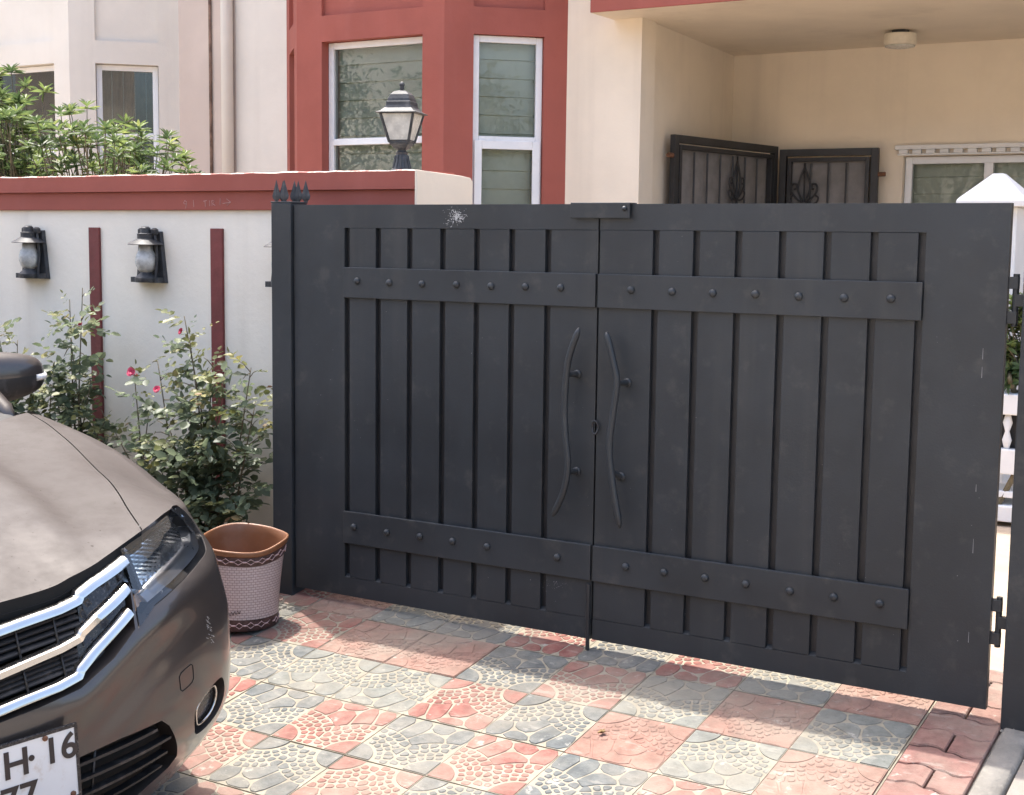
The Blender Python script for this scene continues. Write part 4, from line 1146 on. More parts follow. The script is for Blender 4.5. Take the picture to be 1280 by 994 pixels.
# ------------------------------------------------------------------ car (front corner in view)
def cr(pts,n=40):
    P=np.array(pts,float);P=np.vstack([2*P[0]-P[1],P,2*P[-1]-P[-2]]);o=[]
    for i in range(1,len(P)-2):
        t=np.linspace(0,1,n,endpoint=False)[:,None];a,b,c_,d=P[i-1:i+3]
        o.append(.5*((2*b)+(c_-a)*t+(2*a-5*b+4*c_-d)*t*t+(3*b-a-3*c_+d)*t**3))
    return np.vstack(o+[P[-2:-1]])
def f1(pts):
    q=cr(sorted(pts)); return lambda x: np.interp(x,q[:,0],q[:,1])
def sm(x,a,b):
    t=np.clip((x-a)/(b-a),0,1);return t*t*(3-2*t)
OUT=cr([(0,0),(-.004,.12),(-.018,.28),(-.05,.44),(-.115,.61),(-.215,.745),(-.39,.822),(-.7,.845),(-1.1,.848),(-1.5,.848)],60)
_d=np.r_[0,np.cumsum(np.linalg.norm(np.diff(OUT,axis=0),axis=1))]
SMAX=_d[-1]
_t=np.gradient(OUT,axis=0);_t/=np.linalg.norm(_t,axis=1)[:,None]
_n=np.stack([_t[:,1],-_t[:,0]],1)
for _ in range(25):
    _n[1:-1]=(_n[:-2]+_n[1:-1]+_n[2:])/3
_n/=np.linalg.norm(_n,axis=1)[:,None]
dC=f1([(.05,.16),(.12,.10),(.20,.045),(.28,.012),(.36,0),(.50,0),(.56,.012),(.62,.03),(.70,.05),(.76,.075),(.80,.10),(.9,.2)])
dK=f1([(.05,.22),(.10,.19),(.17,.135),(.25,.066),(.33,.018),(.40,.004),(.48,0),(.58,.0),(.63,.006),(.68,.026),(.72,.05),(.76,.068),(.79,.085),(.82,.112),(.86,.17),(.95,.34)])
dS=f1([(.05,.09),(.15,.05),(.25,.02),(.36,0),(.62,0),(.72,.008),(.82,.022),(.88,.04),(.94,.075),(1.0,.12),(1.1,.2)])
def P(s,z,off=0.):
    s=np.asarray(s,float);z=np.asarray(z,float)
    x=np.interp(s,_d,OUT[:,0]);y=np.interp(s,_d,OUT[:,1]);nx=np.interp(s,_d,_n[:,0]);ny=np.interp(s,_d,_n[:,1])
    w1=sm(s,.16,.66);w2=sm(s,.82,1.25)
    d=(dC(z)*(1-w1)+dK(z)*w1)*(1-w2)+dS(z)*w2
    zr=np.interp(s,[0,.24,.41,.56,.75,.95,1.3],[.515,.520,.604,.664,.700,.715,.70])
    d=d-off-.010*np.exp(-((z-zr)/.034)**2)*sm(s,.1,.3)*(1-sm(s,.9,1.25))+.006*np.exp(-((z-zr+.085)/.045)**2)*sm(s,.1,.35)*(1-sm(s,.9,1.25))
    return np.stack([x-nx*d,y-ny*d,z+0*s],-1)
Zc=f1([(.1,.67),(0.0,.722),(-.06,.748),(-.12,.774),(-.2,.806),(-.35,.855),(-.6,.912),(-.9,.962),(-1.2,1.0),(-1.6,1.045)])
Kd=f1([(.1,.03),(-.1,.04),(-.3,.056),(-.5,.062),(-.8,.055),(-1.1,.04),(-1.6,.03)])
yc=f1([(.1,.22),(-.05,.26),(-.12,.285),(-.24,.325),(-.41,.357),(-.64,.385),(-1.2,.42),(-1.6,.43)])
shf=f1([(-.1,0),(0,0),(.2,0),(.28,.02),(.38,.07),(.47,.11),(.55,.145),(.65,.16),(.75,.15),(.9,.15)])
rollf=f1([(.1,0),(-.15,0),(-.3,.03),(-.42,.046),(-.6,.050),(-.72,.026),(-.85,.006),(-1.0,0),(-1.6,0)])
def H(x,y):
    x0=x;y=np.abs(y);x=x-shf(y)*(1-sm(-x,.25,1.0))
    return Zc(x)-Kd(x)*(y/.78)**2.3-.022*(.25+.75*sm(-x0,.1,.42))*sm(y-yc(x),-.012,.055)*(1-sm(y,.50,.72))-rollf(x0)*sm(y,.58,.80)
def ztop(s):
    z=np.full(np.shape(s),.8)
    for _ in range(40):
        p=P(s,z); z=.5*z+.5*H(p[...,0],p[...,1])
    return z

def pip(pts, poly):
    x = pts[:, 0]; y = pts[:, 1]; c_ = np.zeros(len(pts), bool)
    n = len(poly); j = n - 1
    for i in range(n):
        xi, yi = poly[i]; xj, yj = poly[j]
        if yi != yj:
            c_ ^= ((yi > y) != (yj > y)) & (x < (xj - xi) * (y - yi) / (yj - yi) + xi)
        j = i
    return c_
def dens(poly, step, closed=True):
    o = []
    n = len(poly)
    for i in range(n if closed else n - 1):
        a = poly[i]; b = poly[(i + 1) % n]
        k = max(1, int(math.ceil(math.hypot(b[0] - a[0], b[1] - a[1]) / step)))
        for t in range(k): o.append((a[0] + (b[0] - a[0]) * t / k, a[1] + (b[1] - a[1]) * t / k))
    if not closed: o.append(poly[-1])
    return o
def region(outer, holes, step):
    outer = [tuple(map(float, p)) for p in dens(outer, step)]; hs_ = [[tuple(map(float, p)) for p in dens(h, step * .7)] for h in holes]
    xs = [p[0] for p in outer]; ys_ = [p[1] for p in outer]
    gx, gy = np.meshgrid(np.arange(min(xs) + step / 2, max(xs), step), np.arange(min(ys_) + step / 2, max(ys_), step))
    gp = np.stack([gx.ravel(), gy.ravel()], 1)
    gp = gp[pip(gp, outer)]
    allb = np.array(outer + sum(hs_, []))
    d = np.min(np.linalg.norm(gp[:, None] - allb[None], axis=2), axis=1)
    gp = gp[d > step * .45]
    vs = list(outer); ed = [(i, (i + 1) % len(outer)) for i in range(len(outer))]
    for h in hs_:
        b = len(vs); vs += h; ed += [(b + i, b + (i + 1) % len(h)) for i in range(len(h))]
    vs += [tuple(p) for p in gp]
    V, E_, F, *_r = delaunay_2d_cdt([Vector(v) for v in vs], ed, [], 0, 1e-6)
    V = np.array([(v.x, v.y) for v in V]); F = np.array([f for f in F if len(f) == 3])
    c_ = V[F].mean(1)
    keep = pip(c_, outer)
    for h in hs_: keep &= ~pip(c_, h)
    return V, F[keep]

CAR = empty('parked_car', (.93, -2.06, -.24), 'dusty grey-brown sedan with chrome-barred grille parked at the left edge', 'car')
yaw, rol, pit = -.24, .05, .004
_fw = Vector((math.cos(yaw) * math.cos(pit), math.sin(yaw) * math.cos(pit), math.sin(pit))); _l = Vector((-math.sin(yaw), math.cos(yaw), 0)); _up = _fw.cross(_l)
_l2 = _l * math.cos(rol) + _up * math.sin(rol); _u2 = _up * math.cos(rol) - _l * math.sin(rol)
CAR.matrix_world = Matrix(((_fw.x, _l2.x, _u2.x, .93), (_fw.y, _l2.y, _u2.y, -2.06), (_fw.z, _l2.z, _u2.z, -.24), (0, 0, 0, 1)))

def paint_mat():
    m, nt, b, N, L = new_mat('dusty_metallic_paint')
    p = N.new('ShaderNodeTexCoord').outputs['Object']
    fl = N.new('ShaderNodeTexVoronoi'); fl.inputs['Scale'].default_value = 900; L.new(p, fl.inputs[0])
    base = mixc(nt, mth(nt, 'MULTIPLY', fl.outputs['Distance'], .7), (.046, .038, .034), (.068, .056, .051))
    # dust settles on what faces up
    g_ = N.new('ShaderNodeNewGeometry'); sx_ = N.new('ShaderNodeSeparateXYZ'); L.new(g_.outputs['Normal'], sx_.inputs[0])
    r = N.new('ShaderNodeMapRange'); r.inputs[1].default_value = .35; r.inputs[2].default_value = .95; L.new(sx_.outputs[2], r.inputs[0])
    dust = mth(nt, 'MULTIPLY', r.outputs[0], mth(nt, 'ADD', .33, mth(nt, 'MULTIPLY', noise(nt, p, 13, 8, .7, .3, .8), .18)))
    spots = noise(nt, p, 95, 2, .5, .70, .76)
    dust = mth(nt, 'MINIMUM', mth(nt, 'ADD', dust, mth(nt, 'MULTIPLY', spots, .25)), 1.)
    L.new(mixc(nt, dust, base, (.070, .060, .053)), b.inputs['Base Color'])
    L.new(mth(nt, 'MAXIMUM', mth(nt, 'MULTIPLY', mth(nt, 'SUBTRACT', 1., mth(nt, 'MULTIPLY', dust, 2.6)), .42), .0), b.inputs['Metallic'])
    L.new(mth(nt, 'ADD', .34, mth(nt, 'MULTIPLY', dust, .55)), b.inputs['Roughness'])
    L.new(mth(nt, 'MAXIMUM', mth(nt, 'SUBTRACT', .95, mth(nt, 'MULTIPLY', dust, 2.9)), .06), b.inputs['Coat Weight'])
    b.inputs['Coat Roughness'].default_value = .11
    L.new(mth(nt, 'SUBTRACT', .5, mth(nt, 'MULTIPLY', dust, .75)), b.inputs['Specular IOR Level'])
    return m
M['paint'] = paint_mat()
M['chrome'] = mat('chrome', (.58, .575, .56), .14, 1.0, var=.03, vs=30, obj=True)
M['gloss_black'] = mat('dusty_gloss_black', (.018, .018, .020), .28, var=.2, vs=40, obj=True, dirt=((.18, .17, .16), .6, 160, .56, .66))
M['black_plastic'] = mat('black_plastic', (.014, .014, .015), .5, var=.2, vs=30, obj=True, dirt=((.09, .08, .075), .5, 25, .5, .7))
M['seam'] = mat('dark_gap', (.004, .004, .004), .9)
M['tyre'] = mat('tyre_rubber', (.02, .02, .02), .85, bump=.3, obj=True)
M['rim'] = mat('alloy', (.45, .45, .46), .3, .9, obj=True)
M['lens'] = glass_mat('headlamp_lens', (.90, .93, .95), .09, .02)
M['windscreen'] = glass_mat('windscreen_glass', (.25, .29, .28), .12)
M['reflector'] = mat('lamp_reflector', (.78, .80, .82), .18, 1., var=.2, vs=50, obj=True)
M['lamp_housing'] = mat('lamp_housing', (.36, .375, .39), .35, .7, var=.25, vs=30, obj=True)
M['amber'] = mat('amber_lamp', (.55, .30, .16), .25, .3, var=.2, vs=60, obj=True)
M['plate'] = mat('white_plate', (.70, .70, .69), .4, var=.03, obj=True, dirt=((.42, .30, .18), .35, 22, .56, .72))
M['plate_ink'] = mat('black_lettering', (.03, .022, .02), .5)

def car_build(mb, name, m, parent=None, mirror=False, smooth=True, angle=None, weld=True, bevel=0, recalc=True, both=False):
    if both:
        o2 = MB(); o2.v = list(mb.v); o2.f = list(mb.f); o2.m = list(mb.m)
        flip(o2).build(name, m, parent or CAR, smooth=smooth, angle=angle, weld=weld, local=True, recalc=recalc)
    if mirror:
        n = len(mb.v); mb.v += [(x, -y, z) for x, y, z in mb.v]; mb.f += [tuple(reversed([i + n for i in f])) for f in mb.f]; mb.m += mb.m
    return mb.build(name, m, parent or CAR, smooth=smooth, angle=angle, weld=weld, local=True, bevel=bevel, recalc=recalc)
def flip(mb):
    mb.v = [(x, -y, z) for x, y, z in mb.v]; mb.f = [tuple(reversed(f)) for f in mb.f]; return mb

SE = 1.84
sE = np.linspace(0, SE, 150); zE = ztop(sE)
def zt(s): return float(np.interp(s, sE, zE))
def zbot(s): return float(np.interp(s, [0, .5, .9, 1.1, 1.3, 2.1], [.17, .165, .15, .17, .17, .17]))
GR = [(-.02, .90), (.455, .90), (.458, .776), (.429, .706), (.406, .630), (.335, .585), (.242, .545), (.145, .532), (.055, .526), (-.02, .525)]
HL = [(.462, .90), (.87, .90), (.885, .80), (.886, .769), (.868, .742), (.789, .722), (.706, .712), (.626, .698), (.565, .686), (.475, .663), (.414, .630), (.434, .705)]
FOG = chaikin([(.72, .419), (.742, .368), (.696, .312), (.61, .300), (.578, .349), (.58, .384), (.629, .408), (.682, .422)], 2)
INT = [(-.02, .385), (.15, .392), (.331, .403), (.456, .402), (.483, .38), (.55, .275), (.532, .250), (.424, .222), (-.02, .215)]
sa_ = float(np.interp(.85, -OUT[:, 0], _d))
ARCH = [(sa_ + .335 * math.cos(a), .29 + .335 * math.sin(a)) for a in np.linspace(0, 2 * math.pi, 40, endpoint=False)]
outer = [(s, zbot(s)) for s in np.linspace(0, SE, 60)] + [(float(s), float(z)) for s, z in zip(sE[::-1], zE[::-1])]
V, F = region(outer, [GR, HL, FOG, INT, ARCH], .013)
mb = MB(); mb.add(P(V[:, 0], V[:, 1]), F)
# returned edges of the openings: every free edge of the skin that is not on its outline
ec = {}
for f_ in F:
    for a_, b_ in ((f_[0], f_[1]), (f_[1], f_[2]), (f_[2], f_[0])): ec.setdefault((min(a_, b_), max(a_, b_)), []).append((a_, b_))
rim_e = []; mr_ = MB()
for k_, l_ in ec.items():
    if len(l_) > 1: continue
    m0 = (V[k_[0]] + V[k_[1]]) / 2
    if m0[0] < .004 or m0[0] > SE - .004 or m0[1] > zt(m0[0]) - .004 or m0[1] < zbot(m0[0]) + .004: continue
    rim_e.append(l_[0])
for a_, b_ in rim_e:
    q = V[[a_, b_]]
    m0 = q.mean(0); dp = .02 if .45 < m0[0] < .95 and m0[1] > .6 else .045
    o_ = P(q[:, 0], q[:, 1]); i_ = P(q[:, 0], q[:, 1], -dp)
    mr_.add([o_[0], o_[1], i_[1], i_[0]], [(0, 1, 2, 3)])
# upper surfaces: hood and fenders as a height field
EP = P(sE, zE)
def cowl(y): return -1.02 - .17 * (min(abs(y), .8) / .7) ** 2
CUT = [(-1.205, .738), (-1.085, .728), (-.989, .714), (-.806, .683), (-.579, .63), (-.428, .585), (-.319, .548), (-.227, .519), (-.161, .499), (-.10, .48)]
SCUT = .547
cp = np.array([c_ for c_ in cr(CUT, 8)])
Hf = lambda V: np.column_stack([V[:, 0], V[:, 1], H(V[:, 0], V[:, 1])])
# fender: from the edge curve inwards to the cut
fe = [tuple(EP[i, :2]) for i in range(len(sE)) if sE[i] > SCUT and EP[i, 0] > -1.19]
cf = cp.copy(); cf[:, 1] += .0018
fpoly = fe + [(float(x), float(y)) for x, y in cf if x > -1.19 and x < fe[0][0] + .0]
V2, F2 = region(fpoly, [], .03)
mb.add(Hf(V2), F2)
nb_ = len(mb.v)
lip = np.array([(float(x), float(y)) for x, y in cf if x > -1.19 and x < fe[0][0]])
a = Hf(lip); b = a - [0, 0, .03]; n = len(lip); mr_.add(np.vstack([a, b]), [(i, i + 1, n + i + 1, n + i) for i in range(n - 1)])
lp_ = np.array([tuple(EP[i, :2]) for i in range(len(sE)) if SCUT - .01 < sE[i] < .90]); a = Hf(lp_); b = a - [.012, .012, .05]; n = len(lp_); mr_.add(np.vstack([a, b]), [(i, i + 1, n + i + 1, n + i) for i in range(n - 1)])  # last lip is added above the headlamp to block sun leaking through
body = car_build(mb, 'body', M['paint'], mirror=True, weld=.0009)
fr_e = car_build(mr_, 'edge_return', M['paint'], body, mirror=True, angle=50)
ch_ = cp.copy(); ch_[:, 1] -= .0018
fr = [tuple(EP[i, :2]) for i in range(len(sE)) if sE[i] <= SCUT]
hcut = [(float(x), float(y)) for x, y in ch_ if x < fr[-1][0] - .002 and x > cowl(.7)]
yl = hcut[0][1]
hpoly = [(x - .0015, y) for x, y in fr] + hcut[::-1] + [(cowl(y), y) for y in np.linspace(yl, 0, 14)]
V3, F3 = region(hpoly, [], .03)
mb = MB(); mb.add(Hf(V3), F3)
rimp = np.array(hpoly); a = Hf(rimp); b = a - [.004, 0, .04]; n = len(rimp); mh_ = MB(); mh_.add(np.vstack([a, b]), [(i, (i + 1) % n, n + (i + 1) % n, n + i) for i in range(n - 1) if not (rimp[i, 1] < .003 and rimp[i + 1, 1] < .003)])
hood = car_build(mb, 'hood', M['paint'], mirror=True, weld=.0009)
car_build(mh_, 'edge_return', M['seam'], hood, mirror=True, angle=50)  # hood lip coloured black to stand in for the shaded gap
# near-black sheet painted in for the shade below the shut lines
mb = MB(); mb.add(Hf(V2) - [0, 0, .028], F2); mb.add(Hf(V3) - [0, 0, .028], F3); car_build(mb, 'shut_line_shade', M['seam'], mirror=True)

def patch(poly, off, step=.02, zclip=.003):
    out_ = [(max(0, s), min(z, zt(max(0, s)) - zclip)) for s, z in dens(poly, step * .5)]
    V_, F_ = region(out_, [], step)
    m_ = MB(); m_.add(P(V_[:, 0], V_[:, 1], off if not callable(off) else off(V_[:, 0], V_[:, 1])), F_); return m_
def sweep(path, sect, step=.008):
    """sweep a section of (dz, off) along a path of (s, z) on the front surface"""
    q = np.array(dens(path, step, False)); t = np.gradient(q, axis=0); t /= np.linalg.norm(t, axis=1)[:, None] + 1e-9; nn = np.stack([-t[:, 1], t[:, 0]], 1)
    m_ = MB(); rings = []
    for dz, of in sect:
        w = q + nn * dz; rings.append(P(np.maximum(w[:, 0], 0) if path[0][0] >= 0 else w[:, 0], w[:, 1], of))
    k = len(sect); n = len(q); vs = np.stack(rings, 1).reshape(-1, 3)
    m_.add(vs, [(i * k + j, i * k + (j + 1) % k, (i + 1) * k + (j + 1) % k, (i + 1) * k + j) for i in range(n - 1) for j in range(k)] + [tuple(range(k - 1, -1, -1)), tuple(range((n - 1) * k, n * k))])
    return m_
def smoothpath(p, n=2):
    for _ in range(n):
        q = [p[0]]
        for a, b in zip(p[:-1], p[1:]): q += [(.75 * a[0] + .25 * b[0], .75 * a[1] + .25 * b[1]), (.25 * a[0] + .75 * b[0], .25 * a[1] + .75 * b[1])]
        p = q + [p[-1]]
    return p
# grille
gri = car_build(patch(GR, -.042), 'grille', M['black_plastic'], mirror=True)
CH = [(.0115, -.018), (.0105, .003), (.0055, .0095), (-.0075, .0075), (-.0115, .000), (-.0115, -.018)]
barpts = [[(0, .690), (.094, .702), (.283, .716), (.300, .735), (.452, .770)], [(0, .608), (.085, .619), (.262, .640), (.280, .660), (.424, .716)], [(0, .540), (.06, .550), (.240, .565), (.258, .588), (.408, .668)]]
for bp in barpts:
    car_build(sweep(smoothpath(bp, 1), CH), 'chrome_bar', M['chrome'], gri, mirror=True, angle=50)
for k in range(2):      # dusty black wing panels between the bars
    a, b = barpts[k], barpts[k + 1]
    pl_ = [(b[3][0] + .0, b[3][1] + .012), (b[4][0], b[4][1] + .012), (b[4][0] + .012, a[4][1] - .03), (a[3][0] + .02, a[3][1] - .026)]
    pl_ = [(b[3][0] + .004, b[3][1] + .012), (b[4][0] + .004, b[4][1] + .012), (b[4][0] + .010, b[4][1] + .032), (b[3][0] + .008, b[3][1] + .042)]
    car_build(patch(pl_, -.012, .02), 'wing_panel', M['gloss_black'], gri, both=True)
    pl_ = [(a[3][0] + .0, a[3][1] - .040), (a[4][0] - .016, a[4][1] - .034), (a[4][0] - .004, a[4][1] - .012), (a[3][0] + .002, a[3][1] - .012)]
    car_build(patch(pl_, -.010, .02), 'wing_panel', M['gloss_black'], gri, both=True)
pl_ = [(.262, .570), (.405, .640), (.404, .655), (.262, .577)]
SLT = [(.0045, -.03), (.0045, -.010), (0, -.006), (-.0045, -.010), (-.0045, -.03)]
for z0_, z1_ in ((.565, .600), (.634, .682)):
    for k in range(4):
        z = z0_ + (z1_ - z0_) * (k + .2) / 3.4
        car_build(sweep([(0, z), (.10, z + .008), (.262 + .02 * (z0_ > .6), z + .02)], SLT), 'slat', M['black_plastic'], gri, mirror=True, angle=50)
    for s_ in (.13, .22):
        m_ = MB(); m_.tube([P(s_, z0_ - .006, -.006), P(s_, z1_ + .024, -.006)], .003, 5); car_build(m_, 'rib', M['black_plastic'], gri, both=True)
# badge: rounded chrome outline with two uprights and a crossbar
bd = MB(); cz = .648
ring = chaikin([(-.062, cz + .062), (.062, cz + .062), (.052, cz - .060), (-.052, cz - .060)], 2)
def BP(y, z, o=.022): return tuple(P(abs(y), z, o) * np.array([1, 1 if y >= 0 else -1, 1]))
bd.tube([BP(y, z) for y, z in ring], .006, 8, closed=True)
for k in (-1, 1): bd.tube([BP(k * .040, cz + .045), BP(k * .024, cz), BP(k * .032, cz - .045)], .007, 8)
bd.tube([BP(-.026, cz), BP(.026, cz)], .007, 8)
car_build(bd, 'badge', M['chrome'])
car_build(patch([(0, cz + .055), (.055, cz + .055), (.046, cz - .055), (0, cz - .055)], .013), 'badge_plate', M['gloss_black'], mirror=True)
# headlamps
for sd in (1, -1):
    fx = (lambda m_: m_) if sd > 0 else flip
    hl = car_build(fx(patch(HL, -.050)), 'headlight', M['lamp_housing'])
    R1 = [(.485, .90), (.74, .90), (.80, .775), (.72, .738), (.60, .722), (.50, .700), (.478, .735)]
    car_build(fx(patch(R1, lambda s, z: -.034 + .0010 * np.sin(z * 640 + s * 160) - .9 * (z - .76) ** 2, .004)), 'reflector', M['reflector'], hl)
    R2 = [(.455, .690), (.50, .697), (.53, .690), (.47, .672), (.43, .648), (.44, .67)]
    car_build(fx(patch(R2, lambda s, z: -.030 + .004 * np.abs(np.sin(z * 380)), .005)), 'indicator', M['amber'], hl)
    R3 = [(.815, .90), (.872, .90), (.876, .765), (.83, .745)]
    car_build(fx(patch(R3, lambda s, z: -.014 + .003 * np.abs(np.sin(z * 300)), .006)), 'side_reflector', M['reflector'], hl)
    car_build(fx(sweep(smoothpath([(.47, .68), (.56, .704), (.70, .727), (.80, .742), (.858, .762)], 1), [(.010, -.040), (.009, -.018), (-.008, -.010), (-.010, -.036)])), 'bezel', M['rim'], hl, angle=40)
    car_build(fx(sweep([(.472, .70), (.474, .79)], [(.005, -.036), (.005, -.010), (-.005, -.010), (-.005, -.036)])), 'bezel', M['gloss_black'], hl, angle=40)
    inn = [(s + (.004 if s < .5 else (-.004 if s > .85 else 0)), z + .003) for s, z in HL]
    car_build(fx(patch(inn, .0012, .016, .005)), 'lens', M['lens'], hl)
    # fog lamp
    fg = car_build(fx(patch(FOG, -.034)), 'fog_lamp', M['black_plastic'])
    cs = sum(p[0] for p in FOG) / len(FOG); cz_ = sum(p[1] for p in FOG) / len(FOG)
    rg = [(cs + (s - cs) * .66, cz_ + (z - cz_) * .70) for s, z in FOG]
    m_ = MB(); m_.tube([P(s, z, -.012) for s, z in rg], .0032, 8, closed=True); car_build(fx(m_), 'chrome_ring', M['chrome'], fg)
    car_build(fx(patch([(cs + (s - cs) * .66, cz_ + (z - cz_) * .66) for s, z in FOG], -.020, .012)), 'lens', M['gloss_black'], fg)
    # tow-hook cover outline
    m_ = MB(); m_.tube([P(s, z, .0002) for s, z in chaikin([(.522, .489), (.548, .497), (.572, .501), (.574, .480), (.574, .458), (.550, .450), (.525, .446), (.523, .468)], 1)], .0014, 5, closed=True); car_build(fx(m_), 'cover_seam', M['seam'], body)
    # door mirror
    mr = MB(); n1, n2 = 12, 18
    c0 = Vector((-1.475, .79, 1.045))
    for i in range(n1 + 1):
        th_ = math.pi * i / n1
        for j in range(n2):
            ph = 2 * math.pi * j / n2
            yy = -math.cos(th_) * .125; rr = max(.0, math.sin(th_)) ** .45
            zz = math.sin(ph); xx = math.cos(ph)
            zz = math.copysign(abs(zz) ** .75, zz); xx = math.copysign(abs(xx) ** .75, xx)
            mr.v.append((c0.x + xx * rr * (.062 if xx > 0 else .045), c0.y + yy, c0.z + zz * rr * (.078 - .012 * (yy / .125)) + .004))
    for i in range(n1):
        for j in range(n2): mr.f.append((i * n2 + j, i * n2 + (j + 1) % n2, (i + 1) * n2 + (j + 1) % n2, (i + 1) * n2 + j)); mr.m.append(1 if mr.v[i * n2 + j][2] < c0.z - .012 else 0)
    mo = car_build(fx(mr), 'door_mirror', [M['paint'], M['black_plastic']])
    m_ = MB(); m_.tube([(c0.x + .052, c0.y + .085, c0.z - .004), (c0.x + .042, c0.y + .11, c0.z - .003), (c0.x + .012, c0.y + .128, c0.z - .002)], .012, 8, flat=.9); car_build(fx(m_), 'repeater', M['plate'], mo)
    m_ = MB(); m_.tube([(c0.x + .01, c0.y - .08, c0.z - .05), (-1.42, .70, .985)], .02, 8); car_build(fx(m_), 'stalk', M['black_plastic'], mo)
# scuff of pale scratches on the corner
m_ = MB(); rs = random.Random(3)
for k in range(26):
    t = rs.random(); z = .52 + .07 * t; w = .026 * (1 - t) + .004; s0 = .655 + rs.uniform(-w, w) * .7; l = rs.uniform(.004, .016)
    m_.tube([P(s0, z, .0003), P(s0 + l * .6, z - l * .35, .0003)], .00045, 4)
sf = car_build(m_, 'scratch_marks', M['fleck'], body, weld=False); sf['kind'] = 'stuff'
# lower intake
li = car_build(patch(INT, -.045), 'lower_grille', M['seam'], mirror=True)
for z in (.375, .338, .300, .262):
    e = .45 if z > .35 else .50
    car_build(sweep([(0, z - .006), (.2, z), (e, z + .006)], [(.0035, -.03), (.0035, -.006), (-.0035, -.006), (-.0035, -.03)]), 'slat', M['black_plastic'], li, mirror=True, angle=50)
m_ = MB(); m_.tube([P(.27, .226, -.008), P(.27, .398, -.008)], .0035, 5); car_build(m_, 'rib', M['black_plastic'], li, both=True)
# number plate with its visible characters
pz0, pz1, px = .327, .487, .022
mb = MB(); mb.box(px - .006, px, -.206, .206, pz0, pz1); pt = car_build(mb, 'number_plate', M['plate'], smooth=False, bevel=.003)
fr_ = MB()
for a in ((-.2075, .2075, pz1 - .0055, pz1 + .0015), (-.2075, .2075, pz0 - .0015, pz0 + .0055), (-.2075, -.2005, pz0 + .006, pz1 - .006), (.2005, .2075, pz0 + .006, pz1 - .006)):
    fr_.box(px - .007, px + .0015, *a)
car_build(fr_, 'plate_frame', M['gloss_black'], pt, smooth=False)
def plate_text(body_, y, z, size):
    cu = bpy.data.curves.new('lettering', 'FONT'); cu.body = body_; cu.size = size; cu.extrude = .0008; cu.offset = .0012; cu.align_x = 'LEFT'
    to = bpy.data.objects.new('lettering', cu); col.objects.link(to)
    dg = bpy.context.evaluated_depsgraph_get(); me = bpy.data.meshes.new_from_object(to.evaluated_get(dg)); bpy.data.objects.remove(to)
    me.materials.clear(); me.materials.append(M['plate_ink'])
    v = np.zeros(len(me.vertices) * 3); me.vertices.foreach_get('co', v); v = v.reshape(-1, 3)
    out_ = np.column_stack([px + .0012 + v[:, 2], y + v[:, 0], z + v[:, 1]]); me.vertices.foreach_set('co', out_.ravel()); me.update()
    return link('lettering', me, pt, 0, True)
plate_text('H', .040, .414, .082); plate_text('\u00b7', .092, .414, .085); plate_text('16', .128, .419, .078)
plate_text('77', .030, .338, .082)
for y_, z_ in ((.135, .476), (.188, .338), (-.135, .476)):
    m_ = MB(); m_.lathe([(.006, 0), (.006, .003), (.003, .005)], 10, (px, y_, z_), axis='x'); car_build(m_, 'rusty_screw', M['rust'], pt)
# cowl, windscreen, cabin, sides, light-blocking underbody, wheels
mb = MB(); ys2 = np.linspace(-.72, .72, 25)
A_ = [(cowl(y) + .02, y, float(H(cowl(y), y)) - .026) for y in ys2]; B_ = [(cowl(y) - .14, y, float(H(cowl(y), y)) - .005) for y in ys2]
mb.add(A_ + B_, [(i, i + 1, 25 + i + 1, 25 + i) for i in range(24)]); car_build(mb, 'cowl', M['black_plastic'], recalc=False)
C2 = [(-1.98 - .10 * (y / .72) ** 2, y * .80, 1.425 - .03 * (y / .72) ** 2) for y in ys2]
mb = MB(); mid = [tuple((np.array(a) * .5 + np.array(b) * .5) + np.array([.02, 0, .03])) for a, b in zip(B_, C2)]
mb.add([(x, y, z) for x, y, z in B_] + mid + C2, [(k * 25 + i, k * 25 + i + 1, (k + 1) * 25 + i + 1, (k + 1) * 25 + i) for k in (0, 1) for i in range(24)]); car_build(mb, 'windscreen', M['windscreen'], recalc=False)
for k in (-1, 1):
    e_ = 24 if k > 0 else 0
    m_ = MB(); m_.tube([Vector(B_[e_]) + Vector((.05, 0, -.03)), Vector(B_[e_]) + Vector((0, k * .01, .0)), Vector(mid[e_]) + Vector((0, k * .01, 0)), Vector(C2[e_]) + Vector((0, 0, 0))], [.02, .026, .03, .035], 8); car_build(m_, 'pillar', M['paint'])
mb = MB(); rx = [(-1.98, 1.425, .58), (-2.5, 1.46, .60), (-3.0, 1.44, .58), (-3.35, 1.38, .55)]
for x, z, w in rx: mb.v += [(x - .1 * (y / w) ** 2 * (x > -2.2), y, z - .05 * (y / w) ** 2) for y in np.linspace(-w, w, 13)]
mb.f = [(i * 13 + j, i * 13 + j + 1, (i + 1) * 13 + j + 1, (i + 1) * 13 + j) for i in range(3) for j in range(12)]; mb.m = [0] * len(mb.f); car_build(mb, 'roof', M['paint'])
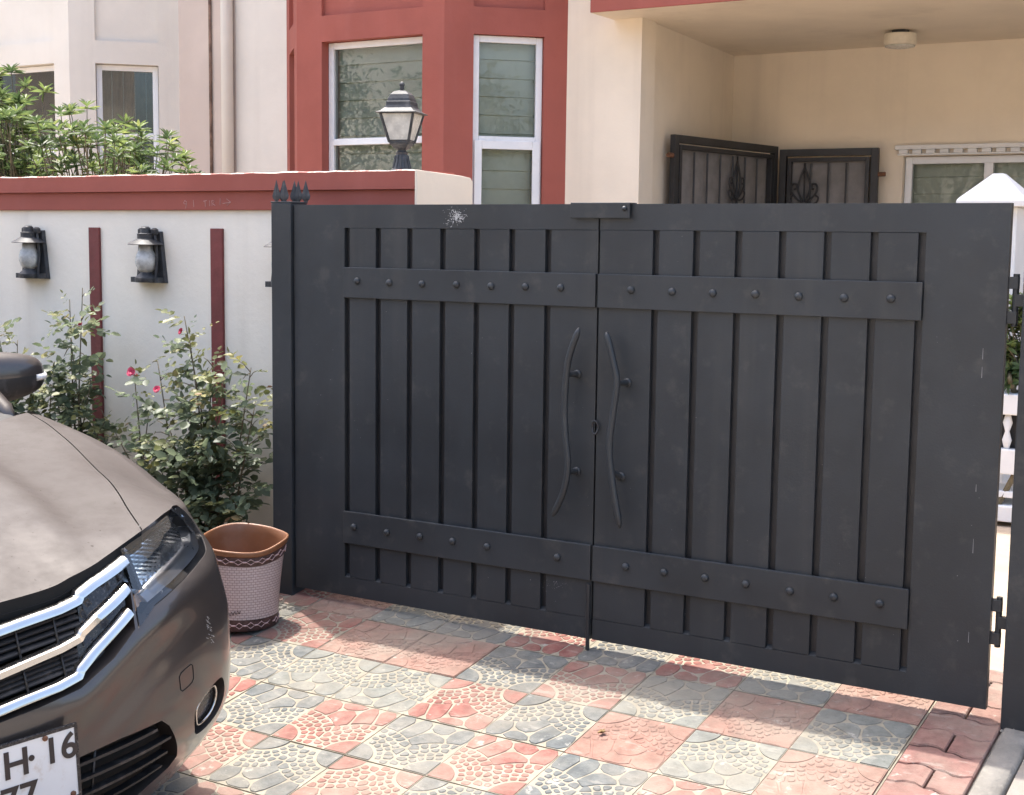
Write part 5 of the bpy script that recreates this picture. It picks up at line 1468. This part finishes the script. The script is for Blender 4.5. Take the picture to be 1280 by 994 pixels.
for k in (-1, 1):
    mb = MB(); vs = []
    for x, top_, w in ((-1.16, .95, .845), (-1.6, .965, .848), (-2.5, .985, .85), (-3.4, 1.0, .84), (-4.0, 1.0, .78), (-4.36, .95, .55)):
        vs += [(x, k * (w - .05), .17), (x, k * w, .36), (x, k * w, .62), (x, k * (w - .02), .82), (x, k * (w - .09), top_)]
    mb.add(vs, [(i * 5 + j, i * 5 + j + 1, i * 5 + 6 + j, i * 5 + 5 + j) for i in range(5) for j in range(4)]); car_build(mb, 'side_panel', M['paint'])
    mb = MB(); mb.add([(-1.3, k * .755, .965), (-2.1, k * .57, 1.39), (-3.3, k * .55, 1.36), (-3.7, k * .72, 1.0)], [(0, 1, 2, 3)]); car_build(mb, 'side_window', M['windscreen'], recalc=False)
mb = MB(); mb.add([(-3.7, -.72, 1.0), (-3.7, .72, 1.0), (-4.36, .46, .95), (-4.36, -.46, .95), (-3.35, -.55, 1.36), (-3.35, .55, 1.36), (-4.38, .5, .3), (-4.38, -.5, .3)], [(0, 1, 2, 3), (3, 2, 6, 7)]); car_build(mb, 'boot', M['paint'])
mb = MB(); mb.add([(-3.7, -.72, 1.0), (-3.7, .72, 1.0), (-3.35, .55, 1.36), (-3.35, -.55, 1.36)], [(0, 1, 2, 3)]); car_build(mb, 'rear_window', M['windscreen'], recalc=False)
mb = MB(); mb.box(-4.3, -.34, -.50, .50, .172, .22); mb.box(-1.1, -.25, -.36, .36, .23, .66); car_build(mb, 'underbody_blocker', M['seam'], smooth=False)  # near-black boxes added to block light and keep the shadow closed
mb = MB(); mb.box(-3.6, -1.4, -.70, .70, .25, .6); mb.box(-1.75, -1.3, -.68, .68, .6, .93); car_build(mb, 'interior', M['black_plastic'], smooth=False)
for x in (-.85, -3.4):
    for k in (-1, 1):
        m_ = MB(); m_.lathe([(.19, -.09), (.27, -.095), (.295, -.075), (.30, -.03), (.30, .03), (.295, .075), (.27, .095), (.19, .09)], 36, (x, k * .735, .30), axis='y')
        wh = car_build(m_, 'wheel', M['tyre'], angle=40)
        m_ = MB(); m_.lathe([(.20, -.07), (.20, .07), (.17, .06), (.05, .04), (.03, .05)], 30, (x, k * .735, .30), axis='y'); car_build(m_, 'rim', M['rim'], wh, angle=40)
